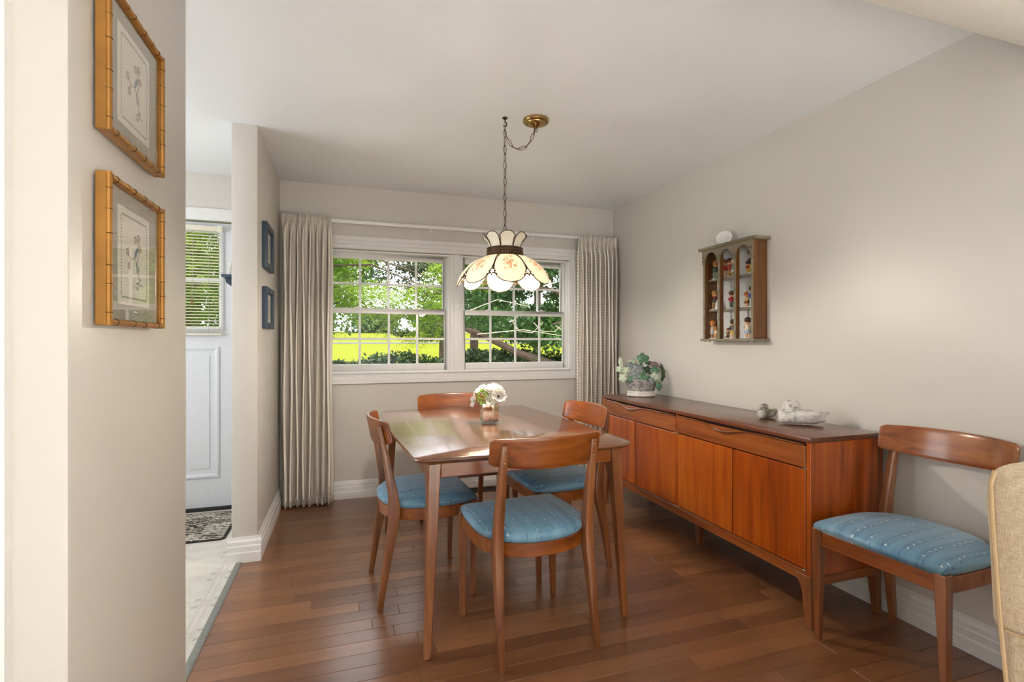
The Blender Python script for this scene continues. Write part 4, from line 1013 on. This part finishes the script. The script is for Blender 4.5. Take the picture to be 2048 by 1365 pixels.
def pleaf(du, dv, dp, size, mat, kind='lobed', dirv=(0, -1, .5), roll=0):
    key = (kind, mat)
    if key not in LFM: LFM[key] = leaf_mesh(kind, len(LFM)); LFM[key].materials.append(M[mat])
    # local frame of the planter: x to the right of the view, y away from it
    p = Vector((du, dp, dv)); st = Vector((du * .25, dp * .25 , .118))
    part('stem', MB().path([tuple(st), tuple((st + p) * .5 + Vector((0, 0, .015))), tuple(p)], .0016, 5), 'stem', pt)
    o = link('leaf', LFM[key], None, pt); o.location = p; o.rotation_mode = 'QUATERNION'
    o.rotation_quaternion = Vector(dirv).normalized().to_track_quat('Z', 'Y') @ Matrix.Rotation(roll, 3, 'Z').to_quaternion(); o.scale = (size,) * 3
    md = o.modifiers.new('solid', 'SOLIDIFY'); md.thickness = .02
K = .00374
for (u_, v_, dp, px, mat, kind, dv3, roll) in ((1285, 719, 0, 12, 'lf_g', 'lobed', (.1, -1, .4), 0), (1240.6, 727, .02, 9, 'lf_p', 'long', (-.2, -1, .3), .1), (1236, 739, -.01, 7.5, 'lf_p', 'lobed', (-.5, -.8, .5), 1), (1248, 742, -.03, 8, 'lf_p', 'lobed', (-.3, -1, .4), .6),
        (1241, 757, -.05, 9, 'lf_p', 'lobed', (-.4, -1, .2), 2), (1259, 733, .01, 9.5, 'lf_m', 'lobed', (-.2, -.8, .7), 0), (1274, 739, -.03, 13, 'lf_m', 'lobed', (.1, -.9, .6), .5), (1264, 752, -.06, 10, 'lf_m', 'lobed', (-.2, -1, .4), 1.4),
        (1282, 754, -.07, 11, 'lf_g', 'lobed', (.1, -1, .5), 2.2), (1310, 731, .02, 12, 'lf_r', 'lobed', (.3, -.6, .8), .4), (1325, 746, 0, 13, 'lf_d', 'long', (.7, -.9, .3), -.25), (1308, 743, -.03, 11, 'lf_g', 'lobed', (.3, -.9, .5), 1.1),
        (1306, 755, -.06, 10, 'lf_p', 'lobed', (.2, -1, .3), .2), (1310, 772, -.09, 8, 'lf_g', 'lobed', (.5, -1, .2), .7), (1294, 741, 0, 10, 'lf_d', 'lobed', (.1, -.8, .7), .9), (1266, 726, .05, 9, 'lf_p', 'lobed', (0, -.8, .7), 1.9), (1299, 727, .05, 8, 'lf_g', 'lobed', (.2, -.6, .8), .3), (1254, 760, -.06, 7, 'lf_g', 'lobed', (-.3, -1, .2), .5), (1296, 763, -.085, 7, 'lf_m', 'lobed', (.1, -1, .2), .8)):
    pleaf((u_ - 1280) * K, (794 - v_) * K, dp, px * K * 1.18, mat, kind, dv3, roll)

# ------------------------------------------------------------------ bird ornaments
def bird(name, label, loc, rz, Lb, mat, head_turn=0):
    o = thing(name, label, 'ornament', loc, rz, 'weathered plaster birds on the sideboard'); s = Lb
    rings = []; N = 16
    for i in range(15):
        tt = i / 14; x = .5 - tt * .92
        wv = .245 * math.sin(PI * min(1, tt * .88 + .06)) ** .62; top = .22 + .15 * math.sin(PI * (tt * .80 + .15)) - .05 * tt; bot = .015 + .12 * max(0, tt - .72) ** 1.2 * 2 + (.05 * (1 - tt / .1) if tt < .1 else 0)
        cz, hz = (top + bot) / 2, (top - bot) / 2
        rings.append([(x * s, wv * s * math.cos(2 * PI * k / N), max(0, cz + hz * math.sin(2 * PI * k / N)) * s) for k in range(N)])
    part('body', MB().loft(rings), mat, o, ang=80)
    q = Matrix.Rotation(head_turn, 3, 'Z')
    part('head', MB().ell((.24 * s, 0, .40 * s), .185 * s, .14 * s, .145 * s, 16, 12).ell((.30 * s, 0, .30 * s), .17 * s, .16 * s, .15 * s, 16, 12), mat, o)
    hd = Vector((.26 * s, 0, .39 * s)); bd_ = q @ Vector((1, 0, -.12)); bp = [hd + bd_ * (.11 * s), hd + bd_ * (.19 * s), hd + bd_ * (.25 * s)]
    part('beak', MB().path([tuple(p) for p in bp], [.065 * s, .045 * s, .008 * s], 10), mat, o)
    sd_ = q @ Vector((0, 1, 0))
    for a in (-1, 1): part('eye', MB().ell(tuple(hd + bd_ * (.10 * s) + sd_ * (a * .095 * s) + Vector((0, 0, .04 * s))), .012 * s, .012 * s, .012 * s, 8, 6), 'soil', o)
    part('tail', MB().loft([[(x * s, yv * s, z * s) for yv, z in ((-wd, zz - th), (wd, zz - th), (wd, zz + th), (-wd, zz + th))] for x, wd, zz, th in ((-.30, .15, .22, .05), (-.42, .11, .26, .032), (-.50, .075, .285, .018))]), mat, o, .008 * s, 2)
    for a in (-1, 1): part('wing', MB().ell((-.06 * s, a * .205 * s, .22 * s), .25 * s, .05 * s, .10 * s, 14, 8, ('Y', .15)), mat, o)
    return o
bird('bird_ornament', 'large white weathered duck ornament lying on the sideboard', (2.140, 1.915, SH + .0005), R(150), .222, 'bird', R(25))
bird('bird_ornament', 'small grey weathered bird ornament beside the white duck', (2.140, 2.140, SH + .0005), R(196), .150, 'birdg', R(10))

# ------------------------------------------------------------------ wing chair at the right edge (faces the living room)
wc = thing('wing_chair', 'beige woven wing chair cut off by the right edge of the picture', 'armchair', (1.775, .43, 0), R(4))
def rbox(x0, x1, y0, y1, z0, z1): return MB().box(x0, x1, y0, y1, z0, z1)
part('seat_base', rbox(-.31, .31, -.32, .28, .17, .34), 'uph', wc, .03, 3)
part('seat_cushion', rbox(-.235, .235, -.35, .22, .342, .47), 'uph', wc, .045, 4)
part('back', MB().loft([[(-.33, y0, z), (.33, y0, z), (.33, y1, z), (-.33, y1, z)] for z, y0, y1 in ((.17, .21, .33), (.55, .23, .36), (.85, .25, .385), (.945, .27, .375))]), 'uph', wc, .045, 4)
for s_ in (-1, 1):
    xa, xb_ = (.265, .338) if s_ > 0 else (-.338, -.265)
    part('wing', MB().prism([(.36, .56), (.375, .90), (.30, .935), (.12, .90), (.02, .80), (.0, .64), (.05, .57)], 'x', xa, xb_), 'uph', wc, .028, 3)
    part('arm', MB().prism([(.33, .17), (.34, .56), (-.25, .60), (-.32, .57), (-.32, .17)], 'x', xa, xb_), 'uph', wc, .028, 3)
    e_ = s_ * .3405
    part('piping', MB().path([(e_, .318, .19), (e_ * 1.001, .322, .40), (e_ * 1.002, .335, .55), (e_, .345, .70), (e_, .352, .82), (e_ * .995, .356, .90), (e_ * .97, .352, .930)], .0045, 7), 'piping', wc)
    part('seam', MB().path([(e_, .33, .575), (e_, .10, .585), (e_, -.25, .605)], .003, 6), 'piping', wc)
    for yv in (-.28, .26): part('leg', MB().posts([(s_ * .27, yv * 1.05, 0, .03, .03), (s_ * .27, yv, .18, .048, .048)]), 'wz', wc, .004, 1)

# ------------------------------------------------------------------ outdoors
def quads(name, P, A, B, mat, parent):
    n = len(P); V = np.empty((n, 4, 3), np.float32); V[:, 0] = P - A; V[:, 1] = P - B * .5 + A * .1; V[:, 2] = P + A; V[:, 3] = P + B * .5 + A * .1
    me = bpy.data.meshes.new(name); me.vertices.add(n * 4); me.vertices.foreach_set('co', V.reshape(-1)); me.loops.add(n * 4); me.loops.foreach_set('vertex_index', np.arange(n * 4, dtype=np.int32))
    me.polygons.add(n); me.polygons.foreach_set('loop_start', np.arange(0, n * 4, 4, dtype=np.int32)); me.update(calc_edges=True)
    o = link(name, me, mat, parent); o['kind'] = 'stuff'; return o
def rv(rs, n):
    v = rs.normal(size=(n, 3)); return v / np.linalg.norm(v, axis=1, keepdims=True)
def cloud(rs, clumps, n, size, asp=.5, shell=.55):
    Ps = []; tot = sum(c[3] * c[4] * c[5] for c in clumps)
    for c in clumps:
        k = max(20, int(n * c[3] * c[4] * c[5] / tot)); d = rv(rs, k) * (shell + (1 - shell) * rs.random((k, 1)) ** .5)
        d *= (1 + .25 * np.sin(d[:, :1] * 7 + c[0]) * np.cos(d[:, 1:2] * 6 + c[2]))
        Ps.append(np.array(c[:3]) + d * np.array(c[3:6]))
    P = np.concatenate(Ps).astype(np.float32); m = len(P); nrm = rv(rs, m) + np.array([0, 0, .7]); nrm /= np.linalg.norm(nrm, axis=1, keepdims=True)
    a = np.cross(nrm, rv(rs, m)); a /= np.linalg.norm(a, axis=1, keepdims=True) + 1e-6; b_ = np.cross(nrm, a); s_ = size * (.6 + .8 * rs.random((m, 1)))
    return P, a * s_ * .5, b_ * s_ * asp
def fronds(rs, clumps, n, Lf=.26, lf=.055):
    Ps, As, Bs = [], [], []
    tot = sum(c[3] * c[4] * c[5] for c in clumps)
    for c in clumps:
        for _ in range(max(6, int(n * c[3] * c[4] * c[5] / tot))):
            d = rv(rs, 1)[0] * rs.random() ** .4; st = np.array(c[:3]) + d * np.array(c[3:6]); h = rs.random() * 2 * PI; dr_ = np.array([math.cos(h), math.sin(h), rs.uniform(-.5, .15)]); sd_ = np.array([-math.sin(h), math.cos(h), 0]); L_ = Lf * rs.uniform(.7, 1.3)
            for k in range(9):
                t_ = k / 8; p = st + dr_ * L_ * t_ + np.array([0, 0, -.45 * L_ * t_ * t_])
                for sg in (-1, 1):
                    a = sd_ * sg * .85 + dr_ * .45 + np.array([0, 0, rs.uniform(-.35, .1)]); a /= np.linalg.norm(a); l_ = lf * (1 - .35 * t_)
                    Ps.append(p + a * l_ * .5); As.append(a * l_ * .5); bb = np.cross(a, np.array([0, 0, 1.0]) + rs.normal(size=3) * .35); bb /= np.linalg.norm(bb); Bs.append(bb * l_ * .40)
    return np.array(Ps, np.float32), np.array(As, np.float32), np.array(Bs, np.float32)
# ground: rises gently away from the house
gm = MB()
def gz(yv): return -.6 + max(0, yv - 10) * .0425
ys = [4.4, 7, 10, 14, 20, 30, 45, 60, 90]
lo_ = MB()
for a, e in zip(ys[:-1], ys[1:]): lo_.add([(-90, a, gz(a)), (110, a, gz(a)), (110, e, gz(e)), (-90, e, gz(e))], [(0, 1, 2, 3)])
lw = struct('lawn', lo_, 'lawn'); lw['label'] = 'bright sunlit lawn beyond the hedge'
struct('path', MB().add([(-60, 47.0, gz(47) + .02), (40, 47, gz(47) + .02), (40, 47.9, gz(47.9) + .12), (-60, 47.9, gz(47.9) + .12)], [(0, 1, 2, 3)]), 'path')
rs = np.random.default_rng(5)
hd = thing('hedge', 'clipped dark green hedge outside below the window', 'hedge', (1.5, 9.1, -.6))
part('branch_core', MB().box(-7, 7.5, -.22, .22, 0, 1.40), 'hedge', hd)
cl = [(x, rs.uniform(-.12, .12), rs.uniform(1.15, 1.48), .5, .34, .22) for x in np.arange(-7, 7.5, .32)]
P_, A_, B_ = cloud(rs, cl, 42000, .075, .6, .55); quads('foliage', P_, A_, B_, 'hedge', hd)
def limb(root, name, pts, rr, mat='bark'): part(name, MB().path(pts, rr, 9), mat, root)
# honey locust close to the house
t1_ = thing('locust_tree', 'bright green feathery tree close outside the left window', 'tree', (-1.5, 7.0, -.6))
limb(t1_, 'trunk', [(-.5, .3, 0), (-.4, .2, 1.6), (-.2, 0, 3.4), (-.2, 0, 5.2)], [.15, .13, .10, .05])
for pts in ([(.15, -.03, 2.3), (.9, -.2, 2.75), (1.8, -.35, 2.8), (2.7, -.4, 2.45)], [(.18, -.04, 2.9), (1.0, .2, 3.1), (2.0, .3, 2.95), (3.0, .1, 2.6)], [(.1, 0, 1.8), (.7, -.3, 2.2), (1.4, -.4, 2.3)]): limb(t1_, 'branch', pts, [.03, .02, .012, .005][:len(pts)])
cl = [(1.35, -.3, 2.45, .30, .5, .26), (1.60, -.1, 2.95, .34, .5, .16), (1.75, -.3, 2.38, .36, .5, .20), (2.15, -.2, 2.30, .34, .5, .20), (2.35, -.3, 2.02, .14, .35, .26), (2.60, -.2, 2.30, .22, .5, .22), (1.30, .0, 2.95, .25, .5, .25), (2.05, -.3, 2.02, .14, .25, .12), (2.62, -.1, 2.02, .14, .3, .16), (2.70, .2, 2.80, .16, .4, .26), (1.30, -.2, 2.10, .18, .4, .22), (1.95, .2, 2.55, .36, .4, .14), (1.6, -.2, 2.22, .25, .4, .16), (2.45, .0, 2.55, .25, .4, .12), (3.35, -.2, 2.72, .10, .2, .24), (1.45, -.1, 2.70, .25, .4, .14),
      (-.4, -.3, 2.6, .9, .8, .6), (.2, -.2, 3.4, .8, .8, .5)]
P_, A_, B_ = fronds(rs, cl, 6200, .19, .040); quads('foliage', P_, A_, B_, 't_loc', t1_)
# grey-green conifer behind
t2_ = thing('conifer_tree', 'dark conifer with a bare straight trunk behind the hedge', 'tree', (3.44, 14.0, gz(14)))
limb(t2_, 'trunk', [(0, 0, 0), (.02, 0, 2.2), (.05, 0, 4.5), (0, 0, 7)], [.13, .115, .09, .05])
for k in range(18):
    a = k * 2.4; z0 = 1.75 + k * .24; l_ = 1.9 - .03 * k; limb(t2_, 'branch', [(0, 0, z0), (l_ * .5 * math.cos(a), l_ * .5 * math.sin(a), z0 + .12), (l_ * math.cos(a), l_ * math.sin(a), z0 - .05)], [.035, .022, .008])
cl = []
for k in range(90):
    a = k * 2.4; z0 = 1.75 + (k % 30) * .155; l_ = rs.uniform(.3, 2.5); cl.append((l_ * math.cos(a), l_ * math.sin(a), z0, .42, .42, .13))
P_, A_, B_ = cloud(rs, cl, 32000, .10, .32, .2); quads('foliage', P_, A_, B_, 't_dark', t2_)
# broad dark tree on the right with a leaning limb
t3_ = thing('leaning_tree', 'dense dark green tree with a thick leaning limb outside the right window', 'tree', (4.25, 8.1, -.6))
limb(t3_, 'trunk', [(0, 0, 0), (-.25, -.1, .9), (-.8, -.25, 1.38), (-1.55, -.3, 1.62), (-2.3, -.25, 1.98), (-2.9, -.1, 2.1)], [.22, .15, .085, .06, .04, .02])
limb(t3_, 'trunk', [(-.1, 0, .6), (.1, .15, 2.2), (.0, .2, 4.5)], [.22, .16, .08])
for pts in ([(.0, .1, 2.2), (-.8, 0, 2.7), (-1.5, -.1, 2.8)], [(0, .15, 3.0), (-.7, .2, 3.5), (-1.3, .2, 3.6)], [(0, .1, 1.9), (-.6, -.4, 2.2), (-1.1, -.6, 2.1)]): limb(t3_, 'branch', pts, [.06, .035, .012])
cl = []
for k in range(120):
    cl.append((rs.uniform(-2.2, 1.2), rs.uniform(-.6, 1.6), rs.uniform(1.5, 4.6), .42, .42, .24))
cl = [c for c in cl if not (c[0] < -1.2 and c[2] < 2.0)] + [(-.5, -.45, 1.55, .35, .3, .22), (-.15, -.5, 1.2, .3, .3, .25), (-.75, -.4, 2.05, .4, .3, .25), (.2, -.4, 1.5, .5, .4, .4), (-1.25, -.2, 1.5, .22, .25, .1)]
P_, A_, B_ = cloud(rs, cl, 34000, .095, .5, .25); quads('foliage', P_, A_, B_, 't_mid', t3_)
tw = MB()
for k in range(5):
    x0 = -1.9 + .36 * k; tw.path([(x0, -.9, 2.15 - .04 * k), (x0 + .12, -.92, 1.98), (x0 + .32, -.95, 1.95 + .02 * k), (x0 + .5, -.95, 2.12)], [.006, .005, .004, .002], 5)
tw.path([(-2.4, -.8, 1.93), (-1.7, -.85, 2.0), (-1.0, -.9, 1.9)], [.007, .006, .003], 5).path([(-2.6, -.8, 2.25), (-2.1, -.85, 2.45), (-1.6, -.9, 2.35)], [.006, .005, .003], 5)
part('twig', tw, 'twig', t3_)
# trees further back
def far_tree(x, yv, h, rr, label, mat, n, seed, zlow=.25, size=.16):
    r2 = np.random.default_rng(seed); o = thing('background_tree', label, 'tree', (x, yv, gz(yv)), 0, 'trees further out beyond the hedge')
    limb(o, 'trunk', [(0, 0, 0), (.05, 0, h * .5), (0, 0, h * .85)], [.02 * h, .016 * h, .006 * h])
    c2 = [(r2.uniform(-rr, rr) * .75, r2.uniform(-rr, rr) * .75, r2.uniform(h * zlow, h), rr * .42, rr * .42, rr * .30) for _ in range(26)]
    P_, A_, B_ = cloud(r2, c2, n, size, .6, .4); quads('foliage', P_, A_, B_, mat, o)
far_tree(-1.0, 19, 5.6, 2.1, 'leafy green tree further out at the left edge of the window', 't_mid', 5000, 3, .52)
far_tree(3.34, 18.5, 6.6, 2.9, 'dark grey-green tree behind the feathery tree in the left window', 't_dark', 15000, 31, .40, .12)
far_tree(-1.3, 13.5, 5.2, 2.0, 'light green young tree behind the hedge in the upper left panes', 't_mid', 9000, 33, .46, .10)
far_tree(6.5, 17, 7.5, 2.3, 'dark tree further out behind the leaning limb', 't_mid', 7000, 4, .35)
far_tree(-5.2, 12, 5.5, 2.2, 'tree seen through the blind of the entry door', 't_loc', 6000, 6, .25)
far_tree(-2.8, 16, 6.5, 1.9, 'tree behind the greenery seen through the entry door glass', 't_mid', 5000, 8, .2)
for k, (x, yv) in enumerate(((-6, 84), (4, 86), (13, 85), (23, 84), (33, 86))):
    far_tree(x, yv, (3.6, 3.0, 4.2, 5.0, 5.5)[k], 4.2, ('far shrub at the left end of the lawn', 'far low shrub in the middle left of the lawn', 'far shrub in the middle of the lawn', 'far shrub right of the conifer trunk', 'far shrub at the right end of the lawn')[k], 't_far', 2500, 20 + k, .1, .7)
